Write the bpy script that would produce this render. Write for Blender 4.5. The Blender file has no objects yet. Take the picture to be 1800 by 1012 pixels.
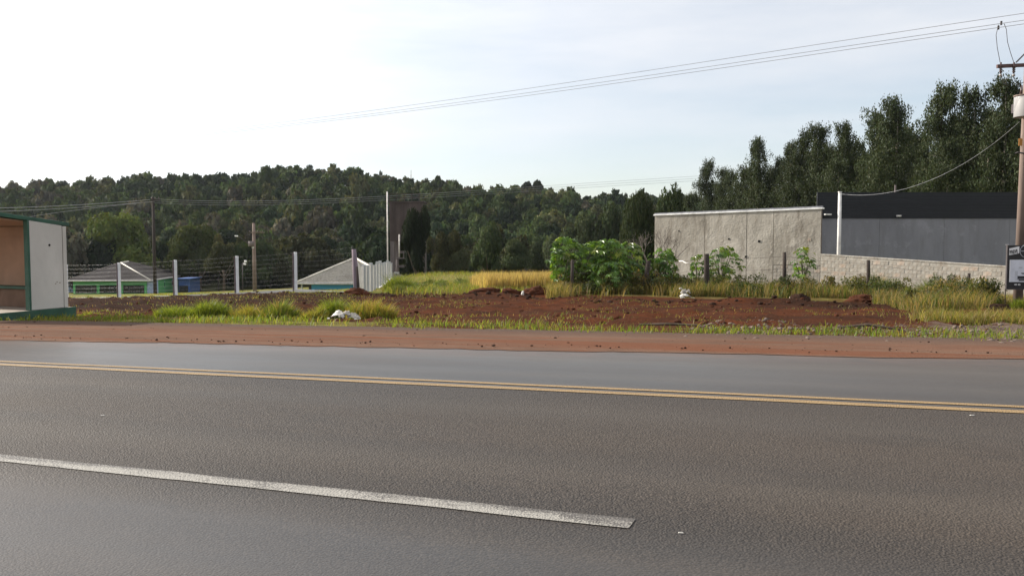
import bpy, bmesh, math, random
import numpy as np
from mathutils import Vector, Matrix, Euler
random.seed(7)
RNG = np.random.default_rng(11)
sc = bpy.context.scene
COL = sc.collection
R = math.radians

# ------------------------------------------------------------------ camera
FPX, PITCH, EYE = 1560.0, math.atan(91 / 1560.0), 1.65
cam_d = bpy.data.cameras.new('camera')
cam = bpy.data.objects.new('camera', cam_d); COL.objects.link(cam)
cam_d.sensor_width = 36.0; cam_d.lens = FPX / 1800 * 36
cam_d.clip_start = 0.05; cam_d.clip_end = 6000
cam.location = (0, 0, EYE); cam.rotation_euler = (math.pi / 2 - PITCH, 0, 0)
sc.camera = cam

# ------------------------------------------------------------------ light
SUN_AZ, SUN_EL = R(66), R(27)          # azimuth measured from +Y towards -X
SUN = Vector((-math.sin(SUN_AZ) * math.cos(SUN_EL), math.cos(SUN_AZ) * math.cos(SUN_EL), math.sin(SUN_EL)))
sd = bpy.data.lights.new('sun', 'SUN'); sd.energy = 5.0; sd.angle = R(0.55); sd.color = (1, 0.93, 0.82)
so = bpy.data.objects.new('sun', sd); COL.objects.link(so)
so.rotation_euler = SUN.to_track_quat('Z', 'Y').to_euler()
w = bpy.data.worlds.new('World'); sc.world = w; w.use_nodes = True
nt = w.node_tree; nt.nodes.clear()
def wn(t, **k):
    n = nt.nodes.new(t)
    for a, v in k.items(): setattr(n, a, v)
    return n
def wl(a, b): nt.links.new(a, b)
def wmath(op, a, b=None, clamp=False):
    n = wn('ShaderNodeMath', operation=op); n.use_clamp = clamp
    for i, v in enumerate((a, b)):
        if v is None: continue
        if hasattr(v, 'is_linked'): wl(v, n.inputs[i])
        else: n.inputs[i].default_value = v
    return n.outputs[0]
bg = wn('ShaderNodeBackground'); wo = wn('ShaderNodeOutputWorld'); wl(bg.outputs[0], wo.inputs[0])
bg.inputs[1].default_value = 0.10
sky = wn('ShaderNodeTexSky', sky_type='NISHITA', sun_disc=False)
sky.sun_elevation = SUN_EL; sky.sun_rotation = -SUN_AZ; sky.altitude = 600; sky.air_density = 1.0; sky.dust_density = 1.0; sky.ozone_density = 1.0
tc = wn('ShaderNodeTexCoord')
dot = wn('ShaderNodeVectorMath', operation='DOT_PRODUCT'); wl(tc.outputs['Generated'], dot.inputs[0]); dot.inputs[1].default_value = SUN
d01 = wmath('MAXIMUM', dot.outputs['Value'], 0.0)
mp = wn('ShaderNodeMapping'); wl(tc.outputs['Generated'], mp.inputs[0]); mp.inputs['Scale'].default_value = (1.5, 1.5, 9.0); mp.inputs['Rotation'].default_value = (0, R(7), 0)
nz = wn('ShaderNodeTexNoise'); wl(mp.outputs[0], nz.inputs[0]); nz.inputs['Scale'].default_value = 1.6; nz.inputs['Detail'].default_value = 5; nz.inputs['Roughness'].default_value = 0.55
sep = wn('ShaderNodeSeparateXYZ'); wl(tc.outputs['Generated'], sep.inputs[0])
up = wmath('MULTIPLY', wmath('MAXIMUM', sep.outputs[2], 0.0), 1.5)
veil = wmath('ADD', wmath('MULTIPLY', nz.outputs[0], 1.05), up)
veil = wmath('ADD', veil, wmath('MULTIPLY', wmath('POWER', d01, 2.0), 0.55))
veil = wmath('SUBTRACT', veil, 0.20, True)
veil = wmath('MINIMUM', veil, 0.92)
glow = wmath('ADD', 6.3, wmath('MULTIPLY', wmath('POWER', d01, 3.0), 9.0))
cc = wn('ShaderNodeVectorMath', operation='SCALE'); cc.inputs[0].default_value = (0.975, 0.99, 1.03); wl(glow, cc.inputs['Scale'])
mx = wn('ShaderNodeMix', data_type='RGBA'); wl(veil, mx.inputs['Factor']); wl(sky.outputs[0], mx.inputs[6]); wl(cc.outputs[0], mx.inputs[7])
wl(mx.outputs[2], bg.inputs[0])
vs = sc.view_settings; vs.view_transform = 'Standard'; vs.look = 'None'; vs.exposure = 0.58; vs.gamma = 1.0; vs.use_curve_mapping = False
sc.cycles.max_bounces = 6; sc.cycles.transparent_max_bounces = 6

# ------------------------------------------------------------------ frames and helpers
E2 = np.array([0.92294, -0.38496]); N2 = np.array([0.38496, 0.92294])      # along the road (to the right), across it (away)
ROT = math.atan2(E2[1], E2[0])
GA, GC, TY, G2 = 0.0232, 0.0379, 7.756, -0.020
def P(x, y, d):
    a = (x - 900) / FPX; b = (506 - y) / FPX
    fy = math.cos(PITCH) + b * math.sin(PITCH); fz = -math.sin(PITCH) + b * math.cos(PITCH)
    return Vector((a * d / fy, d, EYE + fz * d / fy))
def st2xy(s, t): return s * E2[0] + t * N2[0], s * E2[1] + t * N2[1]
def xy2st(x, y): return x * E2[0] + y * E2[1], x * N2[0] + y * N2[1]
def sstep(a, b, x):
    u = np.clip((x - a) / (b - a), 0, 1); return u * u * (3 - 2 * u)
def zroad(s, t):
    s = np.clip(s, -140, 80)
    tt = np.clip(t, -7, 40)
    return GA * s + np.where(tt < TY, GC * tt, GC * TY + G2 * (tt - TY))
def _h(ix, iy, seed):
    n = (ix.astype(np.int64) * 374761393 + iy.astype(np.int64) * 668265263 + seed * 974711) & 0x7fffffff
    n = ((n ^ (n >> 13)) * 1274126177) & 0x7fffffff
    return ((n ^ (n >> 16)) & 0xffff) / 65535.0
def vnoise(x, y, seed=0):
    x = np.asarray(x, float); y = np.asarray(y, float)
    ix = np.floor(x); iy = np.floor(y); fx = x - ix; fy = y - iy
    fx = fx * fx * (3 - 2 * fx); fy = fy * fy * (3 - 2 * fy)
    a = _h(ix, iy, seed); b = _h(ix + 1, iy, seed); c = _h(ix, iy + 1, seed); d = _h(ix + 1, iy + 1, seed)
    return (a * (1 - fx) + b * fx) * (1 - fy) + (c * (1 - fx) + d * fx) * fy
def fbm(x, y, seed=0, o=4):
    r = 0; a = 0.5
    for k in range(o):
        r = r + a * vnoise(x * 2 ** k, y * 2 ** k, seed + k); a *= 0.5
    return r / (1 - 0.5 ** o)

# terrain heights: control points taken where things stand
ctl = []
for s_ in (-90, -60, -40, -28, -18, -9, 0, 9, 18, 30, 60):
    for t_ in (14.0, 16.5):
        x_, y_ = st2xy(s_, t_); ctl.append((x_, y_, float(zroad(s_, t_))))
for px in [(-250, 537, 66), (-60, 531, 59), (118, 526, 53), (210, 524, 50.8), (309, 522, 49), (417, 517, 47.5), (520, 512, 46), (623, 513, 44),
           (640, 518, 50), (660, 507, 62), (690, 492, 92), (700, 512, 46), (800, 513, 45), (900, 512, 45),
           (1000, 509, 46), (1150, 509, 53), (1300, 513, 50), (1440, 517, 47.4), (1600, 521, 44.5), (1768, 526, 41.5), (2000, 530, 37),
           (272, 522, 100), (140, 517, 150), (300, 516, 150), (-100, 518, 150), (450, 512, 110), (560, 512, 105), (560, 513, 60), (600, 512, 80), (640, 512, 93), (560, 513, 75), (480, 513, 80), (400, 514, 70), (250, 518, 75), (670, 508, 108), (720, 493, 112),
           (780, 503, 64), (900, 502, 66), (1000, 503, 62), (1300, 506, 85), (1600, 508, 75), (1900, 510, 65), (1250, 505, 150),
           (1767, 537, 29), (1600, 543, 29), (1400, 541, 31), (900, 537, 32), (600, 545, 30), (300, 548, 28)]:
    v_ = P(*px); ctl.append((v_.x, v_.y, v_.z))
for x_ in (-700, -480, -330, -240, -150, -90, -30, 30, 90, 150, 240, 400):
    ctl.append((x_, 200, -10.5 if x_ < 100 else -8))
for x_ in (-300, -160, 160, 300):
    for y_ in (-150, 0, 90): ctl.append((x_, y_, -2 if y_ < 50 else -6))
CT = np.array(ctl)
def _phi(r2): return np.sqrt(r2 + 30.0)
_A = _phi((CT[:, None, 0] - CT[None, :, 0]) ** 2 + (CT[:, None, 1] - CT[None, :, 1]) ** 2)
n_ = len(CT); _M = np.zeros((n_ + 1, n_ + 1)); _M[:n_, :n_] = _A + np.eye(n_) * -0.15; _M[n_, :n_] = 1; _M[:n_, n_] = 1
_W = np.linalg.solve(_M, np.append(CT[:, 2], 0))
SIL = np.array([(-2500, 350), (-900, 345), (-300, 336), (0, 331), (130, 325), (230, 318), (350, 315), (450, 307), (500, 301), (545, 300), (640, 307), (720, 320), (800, 331),
                (860, 335), (930, 339), (1000, 345), (1050, 349), (1130, 350), (1200, 350), (1500, 346), (2700, 340), (4000, 345)], float)
def zlow(x, y):
    r = np.full(x.shape, _W[n_])
    for i in range(n_): r += _W[i] * _phi((x - CT[i, 0]) ** 2 + (y - CT[i, 1]) ** 2)
    return r
def zbase(x, y):
    x = np.asarray(x, float); y = np.asarray(y, float)
    s, t = xy2st(x, y)
    yc = np.minimum(y, 200); z = zlow(np.clip(x, -420, 420), np.maximum(yc, -150))
    k = sstep(15.2, 18.5, t); z = zroad(s, t) * (1 - k) + z * k
    xi = 900 + FPX * x / np.maximum(y, 60)
    top = np.interp(xi, SIL[:, 0], SIL[:, 1])
    zt = EYE + (415 - top) / FPX * 430 - 6.6
    q = np.clip((y - 185) / 245, 0, 1); q = q * q * (3 - 2 * q) * 0.6 + q * 0.4
    z = np.where(y > 185, z * (1 - q) + zt * q, z)
    z = z - np.maximum(y - 440, 0) * 0.05
    return z
def soilmask(x, y):
    s, t = xy2st(x, y)
    return sstep(15.3, 16.5, t) * (1 - sstep(36.5, 38.5, t + 1.5 * (fbm(x * .3, y * .3, 5) - .5))) * sstep(-60, -50, s) * (1 - sstep(10, 14, s))
def zg(x, y):
    x = np.asarray(x, float); y = np.asarray(y, float)
    z = zbase(x, y)
    m = soilmask(x, y)
    rel = (fbm(x * 1.3, y * 1.3, 21, 4) - .5) * 0.17 + np.maximum(fbm(x * 2.2, y * 2.2, 31, 3) - .58, 0) * 0.40
    s, t = xy2st(x, y)
    # bulldozed lip along the back of the bare soil, and plough marks across it
    lip = np.exp(-((t - 36.2 - 1.2 * (vnoise(s * .25, s * 0, 3) - .5)) / 1.0) ** 2) * (0.06 + 0.42 * np.maximum(vnoise(s * .55, s * 0 + 2, 8) - .42, 0))
    rut = 0.03 * np.sin(t * 3.1 + 2 * vnoise(s * .2, t * .2, 4)) 
    lip2 = .16 * np.exp(-((t - 17.3 - .8 * (vnoise(s * .4, s * 0, 13) - .5)) / .5) ** 2) * sstep(-10, -7, s) * np.maximum(fbm(s * 1.6, t * 2, 14, 3) - .25, 0) * 1.6
    return z + m * (lip2 + rel - .10 + lip * sstep(-21, -16, s) + rut) + (fbm(x * .8, y * .8, 41, 3) - .5) * 0.08 * sstep(16, 19, t)
def z1(x, y): return float(zg(np.array([x]), np.array([y]))[0])
def G(x, d):
    v = P(x, 506, d); return Vector((v.x, d, z1(v.x, d)))

def tagit(o, label=None, cat=None, group=None, kind=None):
    if label: o['label'] = label
    if cat: o['category'] = cat
    if group: o['group'] = group
    if kind: o['kind'] = kind
    return o
def wloc(o):
    v = Vector((0, 0, 0))
    while o is not None: v += o.location; o = o.parent
    return v
def thing(name, label, cat, loc, group=None):
    o = bpy.data.objects.new(name, None); COL.objects.link(o); o.location = loc; o.empty_display_size = .2
    return tagit(o, label, cat, group)
def link(name, me, mat, parent=None):
    o = bpy.data.objects.new(name, me); COL.objects.link(o)
    if mat is not None and not me.materials: me.materials.append(mat)
    if parent is not None: o.parent = parent
    return o
class MB:
    """collects simple solids in world space; build() links them as one mesh"""
    def __init__(s): s.v = []; s.f = []; s.smooth = []
    def add(s, vs, fs, sm=False):
        b = len(s.v); s.v += [Vector(q) for q in vs]; s.f += [tuple(i + b for i in f) for f in fs]; s.smooth += [sm] * len(fs); return s
    def box(s, c, size, rot=0.0, taper=1.0, tilt=None):
        hx, hy, hz = size[0] / 2, size[1] / 2, size[2] / 2
        m = Matrix.Rotation(rot, 3, 'Z')
        if tilt is not None: m = m @ tilt
        vs = []
        for k in (-1, 1):
            q = taper if k > 0 else 1.0
            for i, j in ((-1, -1), (1, -1), (1, 1), (-1, 1)): vs.append(Vector(c) + m @ Vector((i * hx * q, j * hy * q, k * hz)))
        return s.add(vs, [(3, 2, 1, 0), (4, 5, 6, 7), (0, 1, 5, 4), (1, 2, 6, 5), (2, 3, 7, 6), (3, 0, 4, 7)])
    def hexa(s, b, t):  # bottom and top quads, counter-clockwise from above
        return s.add(list(b) + list(t), [(3, 2, 1, 0), (4, 5, 6, 7), (0, 1, 5, 4), (1, 2, 6, 5), (2, 3, 7, 6), (3, 0, 4, 7)])
    def tube(s, pts, r, n=6, cap=True):
        pts = [Vector(p) for p in pts]; rs = r if hasattr(r, '__len__') else [r] * len(pts)
        vs = []; fs = []
        for i, p in enumerate(pts):
            d = (pts[min(i + 1, len(pts) - 1)] - pts[max(i - 1, 0)]).normalized()
            a = d.orthogonal().normalized() if abs(d.z) > .9 else d.cross(Vector((0, 0, 1))).normalized()
            b = d.cross(a)
            for k in range(n):
                th = 2 * math.pi * k / n; vs.append(p + (a * math.cos(th) + b * math.sin(th)) * rs[i])
        for i in range(len(pts) - 1):
            for k in range(n): fs.append((i * n + k, i * n + (k + 1) % n, (i + 1) * n + (k + 1) % n, (i + 1) * n + k))
        s.add(vs, fs, n > 5)
        if cap:
            b = len(s.v) - len(vs); s.f.append(tuple(b + k for k in range(n))[::-1]); s.f.append(tuple(b + len(vs) - n + k for k in range(n))); s.smooth += [False, False]
        return s
    def mesh(s, name, off=Vector((0, 0, 0))):
        me = bpy.data.meshes.new(name); me.from_pydata([tuple(q - off) for q in s.v], [], s.f)
        me.polygons.foreach_set('use_smooth', s.smooth); me.update(); return me
    def build(s, name, mat, parent=None, bevel=0.0, kind=None):
        off = wloc(parent) if parent is not None else Vector((0, 0, 0))
        o = link(name, s.mesh(name, off), mat, parent)
        if bevel:
            bv = o.modifiers.new('bevel', 'BEVEL'); bv.width = bevel; bv.segments = 2; bv.limit_method = 'ANGLE'
        if kind: o['kind'] = kind
        return o
def npmesh(name, V, F, cols=None, smooth=False):
    """fast mesh from numpy; F is (n,3) or (n,4)"""
    me = bpy.data.meshes.new(name); k = F.shape[1]
    me.vertices.add(len(V)); me.vertices.foreach_set('co', np.ascontiguousarray(V, np.float32).ravel())
    me.loops.add(F.size); me.loops.foreach_set('vertex_index', np.ascontiguousarray(F, np.int32).ravel())
    me.polygons.add(len(F)); me.polygons.foreach_set('loop_start', np.arange(0, F.size, k, dtype=np.int32)); me.polygons.foreach_set('loop_total', np.full(len(F), k, np.int32))
    if smooth: me.polygons.foreach_set('use_smooth', np.ones(len(F), bool))
    me.update(calc_edges=True)
    if cols is not None:
        a = me.color_attributes.new('col', 'FLOAT_COLOR', 'POINT'); c = np.ones((len(V), 4), np.float32); c[:, :cols.shape[1]] = cols; a.data.foreach_set('color', c.ravel())
    return me

# ------------------------------------------------------------------ materials
class NT:
    def __init__(s, name):
        s.m = bpy.data.materials.new(name); s.m.use_nodes = True; s.t = s.m.node_tree; s.b = s.t.nodes['Principled BSDF']; s.out = s.t.nodes['Material Output']
        s.tc = None
    def n(s, t, **k):
        q = s.t.nodes.new(t)
        for a, v in k.items(): setattr(q, a, v)
        return q
    def l(s, a, b): s.t.links.new(a, b)
    def set(s, sock, v):
        if hasattr(v, 'is_linked'): s.l(v, sock)
        else: sock.default_value = v
    def coord(s, kind='Object', scale=(1, 1, 1)):
        if s.tc is None: s.tc = s.n('ShaderNodeTexCoord')
        if scale == (1, 1, 1): return s.tc.outputs[kind]
        m = s.n('ShaderNodeMapping'); s.l(s.tc.outputs[kind], m.inputs[0]); m.inputs['Scale'].default_value = scale; return m.outputs[0]
    def noise(s, scale, detail=3, rough=.55, stretch=(1, 1, 1), kind='Object'):
        q = s.n('ShaderNodeTexNoise'); s.l(s.coord(kind, stretch), q.inputs['Vector']); q.inputs['Scale'].default_value = scale; q.inputs['Detail'].default_value = detail; q.inputs['Roughness'].default_value = rough
        return q.outputs[0]
    def math(s, op, a, b=None, clamp=False):
        q = s.n('ShaderNodeMath', operation=op); q.use_clamp = clamp; s.set(q.inputs[0], a)
        if b is not None: s.set(q.inputs[1], b)
        return q.outputs[0]
    def ramp(s, f, a, b, lo=0., hi=1.):
        q = s.n('ShaderNodeMapRange'); s.set(q.inputs[0], f); q.inputs[1].default_value = a; q.inputs[2].default_value = b; q.inputs[3].default_value = lo; q.inputs[4].default_value = hi; return q.outputs[0]
    def mix(s, f, a, b, blend='MIX'):
        q = s.n('ShaderNodeMix', data_type='RGBA', blend_type=blend); s.set(q.inputs[0], f)
        for i, v in ((6, a), (7, b)):
            if isinstance(v, tuple): q.inputs[i].default_value = (*v, 1)
            else: s.l(v, q.inputs[i])
        return q.outputs[2]
    def bump(s, h, strength=.5, dist=.02, normal=None):
        q = s.n('ShaderNodeBump'); s.set(q.inputs['Strength'], strength); q.inputs['Distance'].default_value = dist; s.l(h, q.inputs['Height'])
        if normal is not None: s.l(normal, q.inputs['Normal'])
        s.l(q.outputs[0], s.b.inputs['Normal']); return q.outputs[0]
    def base(s, c, rough=.8, spec=.3, metal=0.):
        if isinstance(c, tuple): s.b.inputs['Base Color'].default_value = (*c, 1)
        else: s.l(c, s.b.inputs['Base Color'])
        s.set(s.b.inputs['Roughness'], rough); s.set(s.b.inputs['Specular IOR Level'], spec); s.b.inputs['Metallic'].default_value = metal
        return s.m
def simple(name, c, rough=.8, spec=.3, metal=0., var=.25, scale=3., bump=.0, stretch=(1, 1, 1), dirt=None, kind='Object'):
    t = NT(name); f = t.noise(scale, 4, .6, stretch, kind)
    d = tuple(max(0, q * (1 - var)) for q in c); e = tuple(min(1, q * (1 + var)) for q in c)
    col = t.mix(t.ramp(f, .3, .7), d, e)
    if dirt:
        g = t.noise(scale * .37, 5, .65, (1, 1, .35), kind); col = t.mix(t.ramp(g, .5, .75, 0, .75), col, dirt)
    t.base(col, rough, spec, metal)
    if bump: t.bump(t.noise(scale * 9, 4, .6, (1, 1, 1), kind), bump, .02)
    return t.m
def leafmat(name, trans=.35, gloss=.35, rough=.5, var=.35):
    t = NT(name); at = t.n('ShaderNodeAttribute', attribute_name='col'); oi = t.n('ShaderNodeObjectInfo')
    k = t.ramp(oi.outputs['Random'], 0, 1, 1 - var, 1 + var)
    sc_ = t.n('ShaderNodeVectorMath', operation='SCALE'); t.l(at.outputs['Color'], sc_.inputs[0]); t.l(k, sc_.inputs['Scale'])
    t.base(sc_.outputs[0], rough, gloss)
    tr = t.n('ShaderNodeBsdfTranslucent'); g = t.mix(1.0, sc_.outputs[0], (1.25, 1.2, .55), 'MULTIPLY'); t.l(g, tr.inputs[0])
    m = t.n('ShaderNodeMixShader'); m.inputs[0].default_value = trans; t.l(t.b.outputs[0], m.inputs[1]); t.l(tr.outputs[0], m.inputs[2]); t.l(m.outputs[0], t.out.inputs[0])
    return t.m
M_LEAF = leafmat('forest_leaves', .22, .03, .7)
M_EUC = leafmat('eucalyptus_leaves', .18, .09, .5, .18)
M_GRASS = leafmat('grass_blades', .55, .2, .5, 0.)
M_CASTOR = leafmat('castor_leaves', .38, .55, .32, .4)
M_BARK = simple('bark', (.10, .075, .055), .9, .2, 0, .35, 4, .4, (1, 1, .2))
M_PALEBARK = simple('pale_bark', (.26, .22, .18), .9, .2, 0, .35, 4, .2, (1, 1, .2))

# ground -------------------------------------------------------------
def ground_material():
    t = NT('ground'); at = t.n('ShaderNodeAttribute', attribute_name='col'); sp = t.n('ShaderNodeSeparateColor'); t.l(at.outputs['Color'], sp.inputs[0])
    n1 = t.noise(.55, 6, .65, (.5, 1, 1)); n2 = t.noise(2.6, 5, .6, (.6, 1, 1)); n3 = t.noise(13, 4, .6); n4 = t.noise(.22, 4, .55)
    soil = t.mix(t.ramp(n1, .40, .62), (.046, .019, .0105), (.078, .0265, .0122))
    soil = t.mix(t.ramp(n2, .46, .70, 0, .75), soil, (.028, .0165, .012))
    soil = t.mix(t.ramp(n3, .58, .75, 0, .5), soil, (.105, .048, .027))
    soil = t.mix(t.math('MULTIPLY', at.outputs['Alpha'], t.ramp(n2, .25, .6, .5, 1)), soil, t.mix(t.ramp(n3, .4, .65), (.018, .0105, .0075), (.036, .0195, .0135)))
    grey = t.mix(t.ramp(n2, .35, .65), (.075, .055, .045), (.13, .095, .075))
    grey = t.mix(t.ramp(n3, .55, .7, 0, .6), grey, (.20, .16, .13))
    grass = t.mix(t.ramp(n2, .35, .65), (.09, .105, .022), (.16, .15, .04))
    grass = t.mix(t.ramp(n4, .45, .6, 0, .7), grass, (.19, .155, .06))
    wood = t.mix(t.ramp(n1, .35, .65), (.028, .034, .014), (.06, .06, .025))
    def msk(ch): return t.ramp(t.math('ADD', sp.outputs[ch], t.math('MULTIPLY', t.math('SUBTRACT', n2, .5), .9)), .35, .65)
    c = t.mix(msk(0), soil, grass); c = t.mix(msk(1), c, grey); c = t.mix(msk(2), c, wood)
    t.base(c, 1.0, .02)
    h = t.math('ADD', t.math('MULTIPLY', n2, .6), t.math('MULTIPLY', n3, .4)); t.bump(h, .9, .12)
    return t.m
M_GROUND = ground_material()
def geo(lo, hi, step, far_lo, far_hi, f=1.16):
    a = list(np.arange(lo, hi, step)); q = step
    x = a[-1]
    while x < far_hi: q *= f; x += q; a.append(x)
    q = step; x = lo; pre = []
    while x > far_lo: q *= f; x -= q; pre.append(x)
    return np.array(pre[::-1] + a)
GS = geo(-52, 34, .36, -1400, 1200); GT = geo(8.5, 49, .24, -500, 1300)
ss, tt = np.meshgrid(GS, GT); xx, yy = st2xy(ss.ravel(), tt.ravel())
zz = zg(xx, yy)
s_, t_ = ss.ravel(), tt.ravel()
zr = zroad(s_, t_) - 0.06
k = sstep(13.0, 14.2, t_); zz = np.where(t_ < 15.2, zr * (1 - k) + (zz) * k, zz)
F = []
ns, ntt = len(GS), len(GT)
ii = np.arange((ntt - 1) * (ns - 1)); r0 = ii // (ns - 1); c0 = ii % (ns - 1); b0 = r0 * ns + c0
F = np.stack([b0, b0 + 1, b0 + ns + 1, b0 + ns], 1)
xi = 900 + FPX * xx / np.maximum(yy, 1)
gr = np.zeros(len(xx)); gy = np.zeros(len(xx)); wd = np.zeros(len(xx))
far = sstep(37, 39, t_)
gr = np.maximum(gr, far * np.where((t_ < 52) & (s_ > -22), .50, 1.0))
gr = np.maximum(gr, sstep(13.2, 13.8, t_) * (1 - sstep(15.0, 16.6, t_)) * np.where(s_ < -9, .55, .36))
gr = np.maximum(gr, (sstep(8, 12, s_) * sstep(17, 19, t_)) * .42)
gr = np.where(t_ < 8, .8, gr)
gy = np.maximum(gy, sstep(-2, 4, s_) * sstep(13.0, 13.6, t_) * (1 - sstep(17.5, 19.5, t_)))
gy = np.maximum(gy, np.exp(-(((xx + 72) / 9) ** 2 + ((yy - 128) / 16) ** 2)) * 1.2 * (yy > 60))
wd = sstep(150, 185, yy) * (yy > 100)
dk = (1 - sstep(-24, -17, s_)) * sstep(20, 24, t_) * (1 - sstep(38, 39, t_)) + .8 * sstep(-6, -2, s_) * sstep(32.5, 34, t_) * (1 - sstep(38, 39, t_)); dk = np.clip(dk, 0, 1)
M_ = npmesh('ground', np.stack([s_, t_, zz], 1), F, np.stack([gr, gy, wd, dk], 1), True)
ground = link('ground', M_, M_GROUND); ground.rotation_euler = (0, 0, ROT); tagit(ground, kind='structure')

# road ----------------------------------------------------------------
def asphalt_material():
    t = NT('asphalt'); co = t.coord('Object'); sp = t.n('ShaderNodeSeparateXYZ'); t.l(co, sp.inputs[0]); T = sp.outputs[1]
    wob = t.math('MULTIPLY', t.math('SUBTRACT', t.noise(.7, 3), .5), .25)
    Tw = t.math('ADD', T, wob)
    coarse = t.math('MULTIPLY', t.ramp(Tw, 3.9, 4.5), t.ramp(Tw, 7.75, 7.55))         # rough mat between the two lines
    farl = t.ramp(t.math('ADD', T, t.math('MULTIPLY', wob, .2)), 7.70, 7.80)
    lane_edge = t.ramp(t.math('SUBTRACT', Tw, t.math('MULTIPLY', sp.outputs[0], .087)), 10.3, 11.3)
    v = t.n('ShaderNodeTexVoronoi'); t.l(co, v.inputs['Vector']); v.inputs['Scale'].default_value = 75; v.inputs['Randomness'].default_value = 1
    v2 = t.n('ShaderNodeTexVoronoi'); t.l(co, v2.inputs['Vector']); v2.inputs['Scale'].default_value = 62
    n1 = t.noise(120, 2, .6); n2 = t.noise(.6, 4, .6, (.35, 1, 1)); n3 = t.noise(4, 5, .65, (.5, 1, 1)); n5 = t.noise(55, 4, .7)
    rutm = t.noise(1.4, 3, .5, (.03, 1, 1))
    c = t.mix(t.ramp(v.outputs['Color'], .2, .8), (.037, .030, .0245), (.080, .065, .052))
    c = t.mix(t.ramp(n1, .62, .8, 0, .5), c, (.15, .13, .11)); c = t.mix(t.ramp(v2.outputs['Distance'], .42, .62, 0, .75), c, (.012, .010, .009))
    cs = t.mix(t.ramp(n5, .3, .7), (.030, .0275, .0255), (.045, .041, .0365))
    c2 = t.mix(t.math('MULTIPLY', coarse, 1.0), t.mix(.5, c, cs), c)
    c2 = t.mix(farl, c2, cs)
    c2 = t.mix(t.ramp(n2, .35, .7, 0, .5), c2, (.062, .048, .037))                     # dust film
    c2 = t.mix(t.math('MULTIPLY', t.ramp(rutm, .42, .62), .42), c2, (.028, .026, .025)); n6 = t.noise(.13, 3, .5, (.4, 1, 1)); c2 = t.mix(t.ramp(n6, .42, .60, 0, .5), c2, (.080, .060, .043))
    trk = None
    for tc_ in (5.25, 6.85, 8.7, 10.05, 3.3):
        b_ = t.math('SUBTRACT', 1.0, t.math('DIVIDE', t.math('ABSOLUTE', t.math('SUBTRACT', Tw, tc_)), .42), True); trk = b_ if trk is None else t.math('ADD', trk, b_)
    trk = t.math('MULTIPLY', trk, t.ramp(n2, .25, .6, .3, 1))
    c2 = t.mix(t.math('MULTIPLY', trk, .32), c2, (.088, .074, .060)); n8 = t.noise(.45, 5, .7, (.3, 1, 1)); c2 = t.mix(t.ramp(n8, .54, .66, 0, .45), c2, (.026, .023, .021))
    dust = t.math('MULTIPLY', lane_edge, t.ramp(n3, .3, .7))
    c2 = t.mix(t.math('MULTIPLY', dust, .85), c2, (.115, .068, .047))
    rough = t.math('ADD', t.math('SUBTRACT', t.ramp(n2, .3, .7, .42, .54), t.ramp(Tw, 4.2, 3.4, 0, .06)), t.math('MULTIPLY', coarse, .17))
    rough = t.math('SUBTRACT', rough, t.math('MULTIPLY', farl, .09)); t_spec = t.math('SUBTRACT', t.math('SUBTRACT', .32, t.math('MULTIPLY', coarse, .12)), t.math('MULTIPLY', farl, .11))
    t.base(c2, rough, t_spec)
    h = t.math('ADD', t.math('MULTIPLY', v.outputs['Distance'], -.6), t.math('ADD', t.math('MULTIPLY', v2.outputs['Distance'], -.5), t.math('MULTIPLY', n5, .5)))
    stg = t.math('ADD', .20, t.math('MULTIPLY', coarse, .42)); stg = t.math('SUBTRACT', stg, t.math('MULTIPLY', farl, .12))
    t.bump(h, stg, .018)
    return t.m
M_ASPH = asphalt_material()
def strip(name, srange, ds, ts, zoff, mat, edge=None, skirt=True, kind='structure', top=None):
    S = np.arange(srange[0], srange[1] + ds * .5, ds); TT = np.array(ts)
    s2, t2 = np.meshgrid(S, TT, indexing='ij'); s2 = s2.ravel(); t2 = t2.ravel()
    if edge is not None: t2 = edge(s2, t2)
    z = zroad(s2, t2) + zoff
    if top is not None: z = z + top(s2, t2)
    n = len(TT); i = np.arange((len(S) - 1) * (n - 1)); r = i // (n - 1); c = i % (n - 1); b = r * n + c
    F = np.stack([b, b + n, b + n + 1, b + 1], 1)
    o = link(name, npmesh(name, np.stack([s2, t2, z], 1), F, None, True), mat); o.rotation_euler = (0, 0, ROT)
    return tagit(o, kind=kind) if kind else o
road = strip('road', (-140, 80), 1.0, list(np.linspace(-5, TY, 14)) + list(np.linspace(TY + .3, 12.3, 10)), 0, M_ASPH)
def paint_material(name, c, wear, mid=None):
    t = NT(name); n1 = t.noise(70, 4, .75); n2 = t.noise(3.5, 4, .65, (.5, 2, 1)); v = t.n('ShaderNodeTexVoronoi'); t.l(t.coord('Object'), v.inputs['Vector']); v.inputs['Scale'].default_value = 75
    f = t.math('ADD', t.math('MULTIPLY', n1, .6), t.math('MULTIPLY', n2, .4))
    if mid is not None:
        sp = t.n('ShaderNodeSeparateXYZ'); t.l(t.coord('Object'), sp.inputs[0]); f = t.math('ADD', f, t.math('MULTIPLY', t.math('SUBTRACT', sp.outputs[1], mid), .75))
        f = t.math('ADD', f, t.ramp(sp.outputs[0], -1.7, -1.15, 0, .10))
    q = t.mix(t.ramp(n2, .35, .7), tuple(x * .82 for x in c), c)
    q = t.mix(t.ramp(f, wear, wear + .09), q, (.075, .066, .058))
    t.base(q, .62, .4); t.bump(t.math('MULTIPLY', v.outputs['Distance'], -1), .5, .012)
    return t.m
M_YEL = paint_material('yellow_paint', (.27, .175, .075), .60); M_WHT = paint_material('white_paint', (.31, .29, .255), .47, 4.47)
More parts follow.
